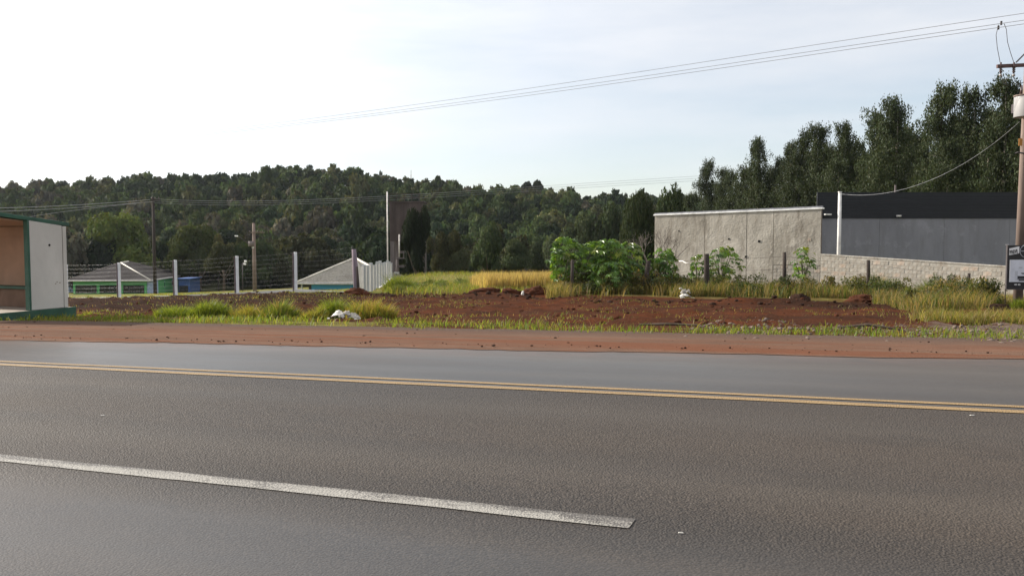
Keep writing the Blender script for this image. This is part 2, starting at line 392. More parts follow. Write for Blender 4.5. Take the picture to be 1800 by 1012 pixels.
def line_edge(seed, t0, wdt, ends=None):
    def f(s, t):
        u = (t - t0) / wdt   # -.5 .. .5
        return t0 + u * wdt * (1 + .22 * (fbm(s * 3, u * 0 + seed, seed, 3) - .5)) + .012 * (vnoise(s * 1.3, s * 0 + seed, seed) - .5)
    return f
for i, tq in enumerate((7.665, 7.885)):
    o = strip('centre_line', (-140, 80), .12, (tq - .05, tq - .017, tq + .017, tq + .05), .005, M_YEL, line_edge(3 + i, tq, .1))
    o['label'] = ('yellow centre line, the one of the pair nearer the rough asphalt', 'yellow centre line, the one of the pair nearer the smooth grey lane')[i]
for a, b in ((-17.2, -1.16), (2.84 + 3, 2.84 + 7), (-33, -21)):
    strip('lane_line', (a, b), .06, (4.4, 4.44, 4.50, 4.54), .005, M_WHT, line_edge(9, 4.47, .125))
# dirt shoulder
def shoulder_material():
    t = NT('shoulder_dirt'); n1 = t.noise(1.1, 6, .65, (.25, 1.3, 1)); n2 = t.noise(5, 5, .65, (.35, 1.6, 1)); n3 = t.noise(38, 4, .7); co = t.coord('Object'); sp = t.n('ShaderNodeSeparateXYZ'); t.l(co, sp.inputs[0])
    n7 = t.noise(2.2, 4, .6, (.035, 1.6, 1))
    far = t.ramp(t.math('ADD', sp.outputs[1], t.math('MULTIPLY', t.math('SUBTRACT', n1, .5), 1.2)), 12.7, 13.6)
    c = t.mix(t.ramp(n1, .35, .65), (.122, .070, .048), (.165, .098, .068))
    c = t.mix(t.ramp(n2, .48, .66, 0, .8), c, (.105, .066, .048))
    c = t.mix(t.ramp(n2, .30, .40, .7, 0), c, (.165, .060, .030))
    c = t.mix(t.ramp(n7, .50, .62, 0, .8), c, (.140, .056, .031)); c = t.mix(t.ramp(n7, .34, .42, .6, 0), c, (.085, .052, .037))
    c = t.mix(far, c, t.mix(t.ramp(n3, .4, .65), (.078, .052, .041), (.125, .090, .070)))
    c = t.mix(t.ramp(n3, .60, .72, 0, .55), c, (.07, .045, .038))
    t.base(c, 1.0, .03); t.bump(t.math('ADD', t.math('MULTIPLY', n2, .5), t.math('MULTIPLY', n3, .35)), .8, .05); return t.m
M_SHO = shoulder_material()
def tsoil(s): return np.clip(11.33 + .087 * s, 9.7, 12.0)
def sh_edge(s, t):
    lo = tsoil(s) + .30 * (fbm(s * .5, s * 0, 51, 5) - .5) + .16 * (fbm(s * 4, s * 0, 52, 3) - .5)
    hi = 14.2 + .10 * np.clip(s, -8, 12) * (s > 0) + .5 * (fbm(s * .6, s * 0, 53, 4) - .5)
    return lo + (hi - lo) * t
strip('dirt_shoulder', (-140, 60), .12, list(np.linspace(0, 1, 34)), 0.0, M_SHO, sh_edge,
      top=lambda s, t: .006 + .022 * sstep(0, .8, t - tsoil(s)) + .02 * (fbm(s * 1.5, t * 4, 61, 4) - .5) * sstep(0, .5, t - tsoil(s)) - .10 * sstep(13.9, 14.3, t) * 1.0)

# ------------------------------------------------------------------ bus shelter
M_WPANEL = simple('weathered_white_panel', (.52, .49, .45), .85, .25, 0, .14, 1.2, .3, (1, 1, .5), (.36, .325, .28))
M_BEIGE = simple('beige_render', (.42, .26, .175), .9, .2, 0, .14, 1.5, .1, (1, 1, 1), (.30, .19, .14))
M_GREEN = simple('green_paint', (.028, .085, .055), .6, .4, 0, .3, 2.5, .1, (1, 1, 1), (.05, .06, .045))
M_SLAB = simple('worn_concrete', (.36, .32, .27), .9, .2, 0, .2, 3, .2, (1, 1, 1), (.25, .17, .12))
M_DARK = simple('dark_hole', (.015, .013, .012), .9)
def fr(o, s, t, z): return Vector((o.x + s * E2[0] + t * N2[0], o.y + s * E2[1] + t * N2[1], o.z + z))
O = P(56, 545, 20.5)                                   # foot of the side wall's front edge
def fbox(mb, o, s0, s1, t0, t1, zb, zt):               # zb, zt: heights, or (front, back) pairs
    zb = zb if isinstance(zb, tuple) else (zb, zb); zt = zt if isinstance(zt, tuple) else (zt, zt)
    return mb.hexa([fr(o, s0, t0, zb[0]), fr(o, s1, t0, zb[0]), fr(o, s1, t1, zb[1]), fr(o, s0, t1, zb[1])],
                   [fr(o, s0, t0, zt[0]), fr(o, s1, t0, zt[0]), fr(o, s1, t1, zt[1]), fr(o, s0, t1, zt[1])])
sh = thing('bus_shelter', 'white walled roadside bus shelter with green sloping roof and beige inside', 'bus shelter', O)
fbox(MB(), O, -.12, 0, 0, .88, 0, (2.07, 1.96)).build('side_wall', M_WPANEL, sh, .008)
fbox(MB(), O, -.14, .012, .893, .99, 0, 1.945).build('corner_post', M_WPANEL, sh, .006)
fbox(MB(), O, -.128, .006, -.055, -.004, 0, 2.075).build('corner_trim', M_GREEN, sh, .004)
fbox(MB(), O, -3.6, -.145, .893, .985, 0, 1.95).build('back_wall', M_BEIGE, sh)
fbox(MB(), O, -3.72, -3.6, 0, .985, 0, (2.07, 1.95)).build('side_wall', M_BEIGE, sh)
fbox(MB(), O, -3.55, -.125, .84, .888, 1.70, 1.94).build('wall_beam', M_BEIGE, sh, .006)
fbox(MB(), O, -1.03, -1.0, .872, .891, .5, 1.69).build('wall_joint', M_SLAB, sh)
bn = fbox(MB(), O, -3.5, -.126, .47, .886, .44, .50).build('bench', M_GREEN, sh, .006)
fbox(MB(), O, -3.5, -.126, .53, .84, 0, .437).build('bench_front', simple('bench_front', (.16, .10, .07), .9, .2), sh)
fbox(MB(), O, -3.9, -.03, -1.55, 1.13, (2.245, 1.945), (2.335, 2.035)).build('roof', M_GREEN, sh, .01)
fbox(MB(), O, -3.7, -.125, -1.5, .83, (2.175, 1.955), (2.205, 1.985)).build('ceiling', M_BEIGE, sh)
fbox(MB(), O, -3.8, .06, -.9, 1.12, -.30, -.006).build('floor_slab', M_SLAB, sh, .01)
fbox(MB(), O, .063, .10, -.92, 1.14, -.28, .0).build('kerb', M_GREEN, sh, .006)
fbox(MB(), O, -3.8, .10, -.96, -.905, -.28, .0).build('kerb', M_GREEN, sh, .006)
h = MB(); hc = fr(O, .002, .52, 1.50); h.tube([hc, hc + Vector((E2[0], E2[1], 0)) * .006], .028, 10); h.build('bolt_hole', M_DARK, sh)
for dt, dz in ((.70, .62), (.66, .58), (.78, .60)):
    h = MB(); hc = fr(O, .002, dt, dz); h.tube([hc, hc + Vector((E2[0], E2[1], 0)) * .005], .016, 8); h.build('scuff', M_SLAB, sh)

# ------------------------------------------------------------------ fences on the left
M_POST = simple('white_concrete_post', (.68, .68, .70), .8, .3, 0, .08, 4, .1)
M_POSTG = simple('grey_concrete_post', (.42, .43, .45), .85, .2, 0, .1, 4, .1)
M_DKBROWN = simple('dark_brown', (.07, .05, .05), .9)
M_WIRE = simple('fence_wire', (.42, .41, .40), .5, .5, .6)
M_WOOD = simple('old_wood', (.05, .04, .034), .95, .15, 0, .35, 5, .5, (1, 1, .15))
M_SILL = simple('sill_concrete', (.55, .53, .49), .9, .2, 0, .1, 2, .1)
FP = [P(-190, 540, 64.0), P(-90, 534, 60.5), P(16, 529, 57), P(118, 525, 53.4), P(210.5, 524, 50.8), P(309.5, 521.5, 48.8), P(417.5, 516.5, 47), P(520, 510.5, 45.4)]
tops = [463, 464, 465, 465, 462, 457, 450, 443]
CORN = P(624, 516, 43.9)
fe = thing('wire_fence', 'long wire fence on slim white concrete posts in front of the green house', 'fence', FP[4])
allp = FP + [CORN]; hts = []; trot_ = -R(40)
for p, ty in zip(FP, tops):
    px = 900 + FPX * p.x / p.y; ht = P(px, ty, p.y).z - p.z; hts.append(ht)
    MB().box(p + Vector((0, 0, ht / 2 - .1)), (.14, .13, ht + .2), trot_).build('post', M_POST, fe, .015)
    MB().box(p + Vector((-.108, -.02, ht / 2 - .1)), (.06, .06, ht + .16), trot_).build('dark_strip', M_DKBROWN, fe)  # thin dark strip along the left side of each post
hts.append(2.35)
for k in range(9):
    f = .08 + k * .112
    pts = []
    for i in range(len(allp) - 1):
        a = allp[i] + Vector((0, -.1, hts[i] * f)); b = allp[i + 1] + Vector((0, -.1, hts[i + 1] * f))
        for q in range(6): pts.append(a.lerp(b, q / 6) - Vector((0, 0, .03 * math.sin(math.pi * q / 6))))
    pts.append(CORN + Vector((0, -.1, hts[-1] * f)))
    MB().tube(pts, .0011, 4).build('wire', M_WIRE, fe)
sl = MB()
for a, b in zip(allp[:-1], allp[1:]):
    d = (b - a); m = (a + b) / 2; L = math.hypot(d.x, d.y)
    u = Vector((d.x / L, d.y / L, 0)); v = Vector((-u.y, u.x, 0)) * .08
    sl.hexa([a - v - Vector((0, 0, .30)), b - v - Vector((0, 0, .30)), b + v - Vector((0, 0, .30)), a + v - Vector((0, 0, .30))],
            [a - v + Vector((0, 0, .07)), b - v + Vector((0, 0, .07)), b + v + Vector((0, 0, .07)), a + v + Vector((0, 0, .07))])
sl.build('sill', M_SILL, fe)
# fence running away from the corner, close white posts with mesh between
side = [(640, 521, 50.5, 465), (646, 521, 53, 466), (652.5, 517, 56.5, 462), (658, 513, 60, 466), (663, 509, 64, 463), (668, 506, 68, 461), (672.5, 503, 72.5, 465), (676.5, 500, 77, 463), (681, 495, 83, 460), (684.5, 492, 89, 462), (688, 489, 95, 464)]
f2 = thing('mesh_fence', 'fence of close white posts and grey mesh running away beside the blue house', 'fence', P(640, 520, 50.5))
pv = []
for x_, yb, d_, yt in side:
    a = P(x_, yb, d_); hh = P(x_, yt, d_).z - a.z; pv.append((a, hh))
    MB().box(a + Vector((0, 0, hh / 2 - .15)), (.20, .18, hh + .3)).build('post', M_POSTG, f2, .02)
    if d_ > 60: MB().box(a + Vector((.02, 0, hh + .06)), (.2, .18, .12 + .12 * random.random())).build('post_cap', M_POSTG, f2)
mesh_mb = MB(); rail = MB()
chain = [(CORN, 2.2)] + pv
for (a, ha), (b, hb) in zip(chain[:-1], chain[1:]):
    nv = 26 if a is CORN else 12
    for q in range(nv):
        u = (q + .5) / nv; p = a.lerp(b, u); hh = ha + (hb - ha) * u - .35 * math.sin(math.pi * u) * (a is CORN)
        mesh_mb.tube([p + Vector((0, 0, .05)), p + Vector((0, 0, hh * .97))], .011, 3, False)
    for q in range(12):
        u = (q + .5) / 12
        pts = [a.lerp(b, w_) + Vector((0, 0, (ha + (hb - ha) * w_ - .35 * math.sin(math.pi * w_) * (a is CORN)) * u)) for w_ in (0, .33, .66, 1)]
        rail.tube(pts, .011, 3, False)
o = mesh_mb.build('mesh_wires', M_WIRE, f2); o['kind'] = 'stuff'; o = rail.build('mesh_wires', M_WIRE, f2); o['kind'] = 'stuff'
sl = MB()
for (a, _), (b, _) in zip(pv[:-1], pv[1:]):
    sl.hexa([a + Vector((-.1, 0, -.4)), a + Vector((.14, 0, -.4)), b + Vector((.14, 0, -.4)), b + Vector((-.1, 0, -.4))], [a + Vector((-.1, 0, .12)), a + Vector((.14, 0, .12)), b + Vector((.14, 0, .12)), b + Vector((-.1, 0, .12))])
sl.build('sill', M_SILL, f2)
cp = thing('corner_post', 'tall brown timber corner post with a lilac upper face where two fences meet', 'fence post', CORN)
MB().tube([CORN + Vector((.12, 0, -.3)), CORN + Vector((.05, 0, .9)), CORN + Vector((-.03, 0, 2.2))], [.17, .15, .11], 8).build('post', simple('lilac_timber', (.20, .16, .18), .9, .2, 0, .3, 4, .3, (1, 1, .2)), cp)
MB().tube([CORN + Vector((.20, -.14, -.3)), CORN + Vector((.14, -.14, 1.35))], [.07, .05], 6).build('stake', M_WOOD, cp)

# ------------------------------------------------------------------ houses
def tile_mat(name, a, b):
    t = NT(name); n = t.noise(5, 3); n2 = t.noise(.5, 3); c = t.mix(t.ramp(n, .35, .65), a, b); c = t.mix(t.ramp(n2, .45, .7, 0, .4), c, tuple(x * .6 for x in a)); t.base(c, .85, .2); return t.m
M_TILEG = tile_mat('grey_roof_tiles', (.12, .105, .095), (.19, .165, .15)); M_TILEL = tile_mat('pale_roof_tiles', (.34, .31, .265), (.50, .455, .395))
M_RIDGE = simple('ridge_tiles', (.62, .58, .50), .8)
M_FASC = simple('white_fascia', (.62, .60, .57), .7)
M_WGREEN = simple('green_wall', (.10, .36, .12), .85, .2, 0, .06, .7); M_WBLUE = simple('sky_blue_wall', (.11, .42, .62), .85, .2, 0, .05, .7)
M_LBLUE = simple('pale_blue_wall', (.34, .42, .55), .85); M_DBLUE = simple('deep_blue_wall', (.04, .09, .24), .85)
M_GLASS = simple('dark_glazing', (.012, .014, .018), .15, .6, 0, .2); M_FRAME = simple('window_frames', (.06, .065, .07), .5)
def roof_face(name, a, b, c, d, mat, parent, course=.36, roll=.22, amp=.045):
    """tiled slope: a-b eave (left to right), d-c top edge; real courses and rolls"""
    L = (b - a).length; H = ((d + c) / 2 - (a + b) / 2).length
    nu = max(8, int(L / roll * 3)); nv = max(4, int(H / course)) * 2
    u = np.linspace(0, 1, nu + 1); v = np.repeat(np.linspace(0, 1, nv // 2 + 1), 2)[1:-1]
    A, B, C, D = [np.array(q) for q in (a, b, c, d)]
    nrm = np.cross(B - A, (D + C) / 2 - (A + B) / 2); nrm /= np.linalg.norm(nrm)
    U, V = np.meshgrid(u, v)
    lo = A[None, None] * (1 - U)[..., None] + B * U[..., None]; hi = D * (1 - U)[..., None] + C * U[..., None]
    Pt = lo * (1 - V)[..., None] + hi * V[..., None]
    wd = np.linalg.norm(hi - lo, axis=2) * 0 + ((Pt - A) @ ((B - A) / L))
    h = amp * np.abs(np.sin(wd * math.pi / roll)) + np.tile(np.where(np.arange(len(v)) % 2 == 0, .05, 0)[:, None], (1, nu + 1))
    Pt = Pt + nrm * h[..., None]
    off = np.array(wloc(parent)); Vv = Pt.reshape(-1, 3) - off
    nr, nc = len(v), nu + 1; i = np.arange((nr - 1) * (nc - 1)); r = i // (nc - 1); q = i % (nc - 1); b0 = r * nc + q
    return link(name, npmesh(name, Vv, np.stack([b0, b0 + 1, b0 + nc + 1, b0 + nc], 1)), mat, parent)
def ridge(pts, parent, r=.13, mat=None, name='ridge_tiles'): MB().tube(pts, r, 6).build(name, mat or M_RIDGE, parent)
# green house
D0 = 150.
gz = z1(P(190, 517, D0).x, D0)
hl = P(124, 517, D0).x; hr = P(261, 517, D0).x; zev = P(190, 492.5, D0).z; gz = min(gz, P(190, 519, D0).z)
dep = 19.; hx2 = P(313, 500, D0 + dep).x
gh = thing('green_house', 'long green house with grey hipped tile roof and dark glazed veranda', 'house', (hl, D0, gz))
V3 = lambda x, y, z: Vector((x, y, z))
def q4(mb, x0, x1, y0, y1, zb, zt): return mb.hexa([V3(x0, y0, zb), V3(x1, y0, zb), V3(x1, y1, zb), V3(x0, y1, zb)], [V3(x0, y0, zt), V3(x1, y0, zt), V3(x1, y1, zt), V3(x0, y1, zt)])
q4(MB(), hl + .3, hr - .3, D0 + .35, D0 + 1.0, gz - 1, zev - .1).build('front_wall', M_WGREEN, gh)
mid = D0 + dep
MB().hexa([V3(hr - .25, D0 + 4.2, gz - 1), V3(hr + .02, D0 + 4.2, gz - 1), V3(hx2, mid, gz - 1), V3(hx2 - .3, mid, gz - 1)],
          [V3(hr - .25, D0 + 4.2, zev - .1), V3(hr + .02, D0 + 4.2, zev - .1), V3(hx2, mid, zev - .1), V3(hx2 - .3, mid, zev - .1)]).build('side_wall', M_WGREEN, gh)
q4(MB(), hr - .28, hr + .03, D0 + .2, D0 + 4.19, gz - 1, zev - .1).build('pale_blue_wall', M_LBLUE, gh)
q4(MB(), hl + .3, hl + .6, D0 + 1, mid, gz - 1, zev - .1).build('side_wall', M_WGREEN, gh)
q4(MB(), hl + .6, hx2 - .3, mid - .3, mid, gz - 1, zev - .1).build('back_wall', M_WGREEN, gh)
for xa, xb, nm in ((131.5, 168, 4), (174, 208, 4), (215.5, 253, 4)):
    x0 = P(xa, 500, D0).x; x1 = P(xb, 500, D0).x; zb = P(190, 515.5, D0).z; zt = P(190, 501.5, D0).z
    wnd = q4(MB(), x0, x1, D0 + .30, D0 + .36, zb, zt).build('window', M_FRAME, gh)
    for i in range(nm):
        a = x0 + (x1 - x0) * i / nm + .06; b = x0 + (x1 - x0) * (i + 1) / nm - .06
        q4(MB(), a, b, D0 + .265, D0 + .295, zb + .05, zt - .55).build('pane', M_GLASS, wnd)
        q4(MB(), a, b, D0 + .265, D0 + .295, zt - .47, zt - .05).build('pane', M_GLASS, wnd)
    q4(MB(), x0 - .3, x0, D0 + .05, D0 + .34, gz - 1, zt).build('pillar', M_WGREEN, gh)
q4(MB(), P(253.3, 500, D0).x, hr - .31, D0 + .05, D0 + .34, gz - 1, zev - .12).build('pillar', M_WGREEN, gh)
for fq in (.20, .66):
    y_ = D0 + 4.2 + (dep - 4.2) * fq; xq = hr + (hx2 - hr) * ((y_ - D0) / dep)
    wnd = MB().box(V3(xq + .10, y_ + .8, P(190, 505, D0).z), (.14, 1.7, 1.0 if fq > .5 else 1.5)).build('window', M_LBLUE, gh)
    for s_ in (-1, 1): MB().box(V3(xq + .18, y_ + .8 + s_ * .4, P(190, 505, D0).z), (.04, .68, .8)).build('pane', M_GLASS, wnd)
ap1 = P(212, 462.5, D0 + 6.5); ap2 = P(226, 460.5, D0 + 10)
e0 = V3(P(120, 492.5, D0 - .6).x, D0 - .6, zev); e1 = V3(P(264, 493, D0 - .6).x, D0 - .6, zev)
e2 = V3(P(322, 484, D0 + dep + .8).x, D0 + dep + .8, zev); e3 = V3(e0.x - .5, D0 + dep + .8, zev)
roof_face('roof_slope', e0, e1, ap1 + V3(.05, 0, 0), ap1, M_TILEG, gh)
roof_face('roof_slope', e1, e2, ap2, ap1, M_TILEG, gh)
roof_face('roof_slope', e3, e0, ap1, ap2, M_TILEG, gh)
roof_face('roof_slope', e2, e3, ap2 - V3(.05, 0, 0), ap2, M_TILEG, gh)
ridge([e1 + V3(0, 0, .1), ap1 + V3(0, 0, .1)], gh, .11); ridge([e0 + V3(0, 0, .1), ap1 + V3(0, 0, .1)], gh, .12, M_TILEG); ridge([ap1 + V3(0, 0, .1), ap2 + V3(0, 0, .1)], gh, .14); ridge([e2 + V3(0, 0, .1), ap2 + V3(0, 0, .1)], gh, .12, M_TILEG)
fb = MB()
for a, b in ((e0, e1), (e1, e2), (e3, e0), (e2, e3)): fb.tube([a + V3(0, 0, -.06), b + V3(0, 0, -.06)], .11, 4)
fb.build('eaves_board', M_FASC, gh)
MB().hexa(*[[V3(q.x, q.y, z_) for q in (e0, e1, e2, e3)] for z_ in (zev - .09, zev - .02)]).build('soffit', M_WGREEN, gh)
# dark blue annex and the house further behind
D1 = 158.; a0 = P(314, 500, D1); a1 = P(334, 500, D1); az = P(320, 518, D1).z
an = thing('blue_annex', 'small deep blue annex with a dark doorway behind the green house', 'annex', V3(a0.x, D1, az))
q4(MB(), a0.x, a1.x, D1, D1 + 5, az, P(320, 490.5, D1).z).build('wall', M_DBLUE, an)
q4(MB(), a0.x + .1, a1.x - .35, D1 - .06, D1 - .01, az, P(320, 502, D1).z).build('door', M_GLASS, an)
q4(MB(), a0.x - .3, a1.x + .3, D1 - .5, D1 + 5.4, P(320, 490.5, D1).z + .01, P(320, 489.2, D1).z).build('roof', M_DBLUE, an)
D2 = 175.; b0 = P(108, 480, D2); b1 = P(196, 480, D2); bz = P(120, 515, D2).z
bh = thing('far_house', 'low house with a dark grey roof partly hidden behind the green house', 'house', V3(b0.x, D2, bz))
q4(MB(), b0.x, b1.x - 1, D2 + .6, D2 + 9, bz, P(120, 489, D2).z).build('wall', M_LBLUE, bh)
ez = P(120, 489, D2).z; rz = P(170, 467, D2 + 5).z
r0_ = V3(P(160, 467, D2 + 5).x, D2 + 5, rz); r1_ = V3(P(196, 467, D2 + 5).x, D2 + 5, rz)
roof_face('roof_slope', V3(b0.x - .5, D2, ez), V3(b1.x + 1, D2, ez), r1_, r0_, M_TILEG, bh); roof_face('roof_slope', V3(b1.x + 1, D2 + 10, ez), V3(b0.x - .5, D2 + 10, ez), r0_, r1_, M_TILEG, bh)
roof_face('roof_slope', V3(b0.x - .5, D2 + 10, ez), V3(b0.x - .5, D2, ez), r0_ - V3(0, .05, 0), r0_, M_TILEG, bh); ridge([r0_, r1_], bh, .14)
MB().box(P(136, 484, D2 - 1), (1.4, .2, 1.1)).build('blue_panel', M_LBLUE, bh)
# blue house
D3 = 104.; c0 = P(546, 500, D3); c1 = P(684, 500, D3); cz = P(600, 518, D3).z; zc = P(600, 497, D3).z
bl = thing('blue_house', 'sky blue house with a pale tiled pyramid roof behind the wire fence', 'house', V3(c0.x, D3, cz))
q4(MB(), c0.x, c1.x, D3 + .5, D3 + 9.6, cz - .6, zc - .08).build('wall', M_WBLUE, bl)
q4(MB(), P(551, 500, D3).x, P(600, 500, D3).x, D3 + .40, D3 + .48, cz - .4, P(600, 508.6, D3).z).build('window', M_GLASS, bl)
q4(MB(), P(528, 500, D3).x, P(530, 500, D3).x, D3 + .3, D3 + .55, cz - .6, zc - .08).build('veranda_post', M_FASC, bl)
q4(MB(), P(530.5, 500, D3).x, c0.x - .01, D3 + 3.5, D3 + 3.7, cz - .6, zc - .08).build('veranda_dark_void', M_GLASS, bl)  # near-black panel: colour stands in for the dark void under the eave
f0 = V3(P(523, 497, D3).x, D3 - .3, zc); f1 = V3(P(700, 497, D3).x, D3 - .3, zc); f2_ = V3(f1.x + .3, D3 + 10.5, zc); f3 = V3(f0.x + .6, D3 + 10.5, zc)
ap = P(624, 455, D3 + 5)
roof_face('roof_slope', f0, f1, ap + V3(.05, 0, 0), ap, M_TILEL, bl, .34, .2); roof_face('roof_slope', f1, f2_, ap + V3(0, .05, 0), ap, M_TILEL, bl); roof_face('roof_slope', f3, f0, ap, ap + V3(0, .05, 0), M_TILEL, bl); roof_face('roof_slope', f2_, f3, ap, ap + V3(.05, 0, 0), M_TILEL, bl)
ridge([f0 + V3(0, 0, .1), ap + V3(0, 0, .12)], bl, .13); ridge([f1 + V3(0, 0, .1), ap + V3(0, 0, .12)], bl, .14)
fb = MB()
for a, b in ((f0, f1), (f1, f2_), (f3, f0)): fb.tube([a + V3(0, 0, -.08), b + V3(0, 0, -.08)], .10, 4)
fb.build('eaves_board', M_FASC, bl)

# ------------------------------------------------------------------ water tower
DT = 112.
M_TANK = simple('stained_brown_tank', (.078, .060, .056), .9, .2, 0, .4, .9, .2, (1, 1, .3), (.105, .08, .076)); M_TLEG = simple('stained_concrete', (.17, .145, .14), .9, .2, 0, .3, 1.2, .2, (1, 1, .3))
M_PIPE = simple('white_pipe', (.72, .67, .62), .6)
tb = P(712, 495, DT); tw = thing('water_tower', 'stained brown water tank on tall concrete legs with white downpipe', 'water tower', tb)
tx0, tx1 = P(685, 400, DT).x, P(744, 400, DT).x; zt0 = P(700, 424, DT).z; zt1 = P(700, 356, DT).z; zr_ = P(700, 340, DT).z
q4(MB(), tx0, tx1, DT, DT + 4.2, zt0, zt1).build('tank', M_TANK, tw, .05)
q4(MB(), tx0 - .12, tx1 + .12, DT - .12, DT + 4.32, zt1 + .005, zt1 + .16).build('tank_rim', M_TANK, tw)
for xa in np.linspace(tx0 + .55, tx1 - .55, 4): q4(MB(), xa - .09, xa + .09, DT - .09, DT - .005, zt0, zt1).build('tank_rib', M_TANK, tw)
for xa in (tx0 + .3, tx1 - .3):
    for ya in (DT + .35, DT + 3.85): q4(MB(), xa - .28, xa + .28, ya - .28, ya + .28, tb.z - 1, zt0 - .005).build('leg', M_TLEG, tw)
for zz_ in (.35, .7):
    zq = tb.z + (zt0 - tb.z) * zz_; q4(MB(), tx0 + .6, tx1 - .6, DT + .2, DT + .45, zq, zq + .3).build('brace', M_TLEG, tw)
for xa in np.linspace(tx0, tx1 - .5, 5): q4(MB(), xa - .035, xa + .035, DT + .02, DT + .09, zt1 + .17, zr_).build('rail_post', M_TANK, tw)
for f in (.5, 1.0): q4(MB(), tx0 - .05, tx1 - .45, DT + .01, DT + .10, zt1 + .17 + (zr_ - zt1 - .17) * f - .06, zt1 + .17 + (zr_ - zt1 - .17) * f).build('rail', M_TANK, tw)
MB().tube([V3(tx0 - .25, DT - .2, tb.z), V3(tx0 - .25, DT - .2, zr_ + .2)], .08, 8).build('downpipe', M_PIPE, tw)
def xz(x, y, d): return P(x, y, d)
MB().tube([xz(702, 412, DT - 1), xz(702, 452, DT - 1)], .09, 6).build('thin_pipe', M_PIPE, tw)
for xa, ya, yb in ((697, 440, 453), (709.5, 441, 453), (717, 445, 454)): MB().tube([xz(xa, ya, DT - 1), xz(xa, yb, DT - 1)], .06, 5).build('thin_pipe', M_TLEG, tw)
MB().tube([xz(695, 454, DT - 1), xz(718, 454, DT - 1)], .09, 5).build('pipe_shelf', M_TLEG, tw)
MB().tube([xz(697.5, 455, DT - 1), xz(697, 493, DT - 1)], .09, 6).build('pipe_stand', M_TLEG, tw)
MB().box(xz(697.5, 479.5, DT - 1.1), (.65, .08, .22)).build('plate', M_FASC, tw)

# ------------------------------------------------------------------ walls on the right
def wall_mat(name, a, b, stain, bump=.5):
    t = NT(name); n1 = t.noise(.55, 5, .6, (1, 1, .7)); n2 = t.noise(2.2, 5, .65, (1, 1, .18)); n3 = t.noise(9, 5, .65); n4 = t.noise(.9, 5, .7)
    c = t.mix(t.ramp(n1, .35, .65), a, b); c = t.mix(t.ramp(n2, .48, .68, 0, .75), c, stain); c = t.mix(t.ramp(n4, .56, .64, 0, .55), c, tuple(min(1, x * 1.18) for x in b))
    c = t.mix(t.ramp(n3, .6, .75, 0, .5), c, tuple(x * .6 for x in stain))
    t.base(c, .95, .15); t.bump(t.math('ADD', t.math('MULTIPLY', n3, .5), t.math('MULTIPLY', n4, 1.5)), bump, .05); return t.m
M_PLAS = wall_mat('rough_cement_render', (.30, .272, .23), (.455, .42, .365), (.17, .145, .115), .9); M_BLOCK = wall_mat('concrete_blocks', (.30, .277, .24), (.41, .383, .337), (.21, .165, .125), .7)
M_BLOCK2 = wall_mat('reddish_blocks', (.37, .32, .265), (.44, .39, .33), (.33, .21, .15), .8)
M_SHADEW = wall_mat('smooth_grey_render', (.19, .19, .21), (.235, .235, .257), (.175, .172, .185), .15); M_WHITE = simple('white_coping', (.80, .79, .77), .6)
M_BLACK = simple('black_sheeting', (.010, .011, .014), .55, .3, 0, .2)
M_JOINT = simple('dark_joint', (.14, .115, .10), .95)
# tall wall
TA = P(1150, 505, 53.0); TB = P(1441, 515, 47.4); TAt = P(1150, 378, 53).z; TBt = P(1441, 366, 47.4).z
tdir = Vector((TB.x - TA.x, TB.y - TA.y, 0)); TL = tdir.length; tdir.normalize(); tn = Vector((tdir.y, -tdir.x, 0)); trot = math.atan2(tdir.y, tdir.x)
tall = thing('tall_wall', 'tall sunlit cement rendered end wall with a thin white coping', 'wall', V3(TA.x, TA.y, TA.z - .6))
def wp(base, dr, nrm, u, v, z): return Vector((base.x + dr.x * u + nrm.x * v, base.y + dr.y * u + nrm.y * v, z))
def wslab(mb, base, dr, nrm, u0, u1, v0, v1, zb, zt):
    zb = zb if isinstance(zb, tuple) else (zb, zb); zt = zt if isinstance(zt, tuple) else (zt, zt)
    return mb.hexa([wp(base, dr, nrm, u0, v1, zb[0]), wp(base, dr, nrm, u1, v1, zb[1]), wp(base, dr, nrm, u1, v0, zb[1]), wp(base, dr, nrm, u0, v0, zb[0])],
                   [wp(base, dr, nrm, u0, v1, zt[0]), wp(base, dr, nrm, u1, v1, zt[1]), wp(base, dr, nrm, u1, v0, zt[1]), wp(base, dr, nrm, u0, v0, zt[0])])
def ztall(u): return TAt + (TBt - TAt) * u / TL
wslab(MB(), TA, tdir, tn, 0, TL, -.2, -.03, TA.z - 1, (TAt - .02, TBt - .02)).build('wall_core', M_JOINT, tall)
def u_at(x):  # where the sight line of picture column x meets the wall line
    k = (x - 900) / FPX; return (k * TA.y - TA.x) / (tdir.x - k * tdir.y)
cuts = [0, u_at(1238.5), u_at(1312), u_at(1359), TL]
low_top = TA.z + 1.5
for i in range(4):
    a, b = cuts[i] + (.012 if i else 0), cuts[i + 1] - (.012 if i < 3 else 0)
    lo = (TA.z - 1) if i < 3 else low_top
    wslab(MB(), TA, tdir, tn, a, b, -.028, .012 + .006 * (i % 2), lo, (ztall(a) - .05, ztall(b) - .05)).build('render_panel', M_PLAS, tall, .01)
wslab(MB(), TA, tdir, tn, -.06, TL + .08, -.26, .07, (TAt - .045, TBt - .045), (TAt + .035, TBt + .035)).build('coping', M_WHITE, tall, .008)
wslab(MB(), TA, tdir, tn, -.02, TL + .04, -.20, .02, (TAt + .04, TBt + .04), (TAt + .11, TBt + .12)).build('roof_edge', simple('grey_sheet', (.25, .25, .27), .5), tall)
wslab(MB(), TA, tdir, tn, -.45, -.02, -8.0, -7.7, TA.z - 1, TAt - .3).build('return_wall', M_PLAS, tall)
blk_cache = {}
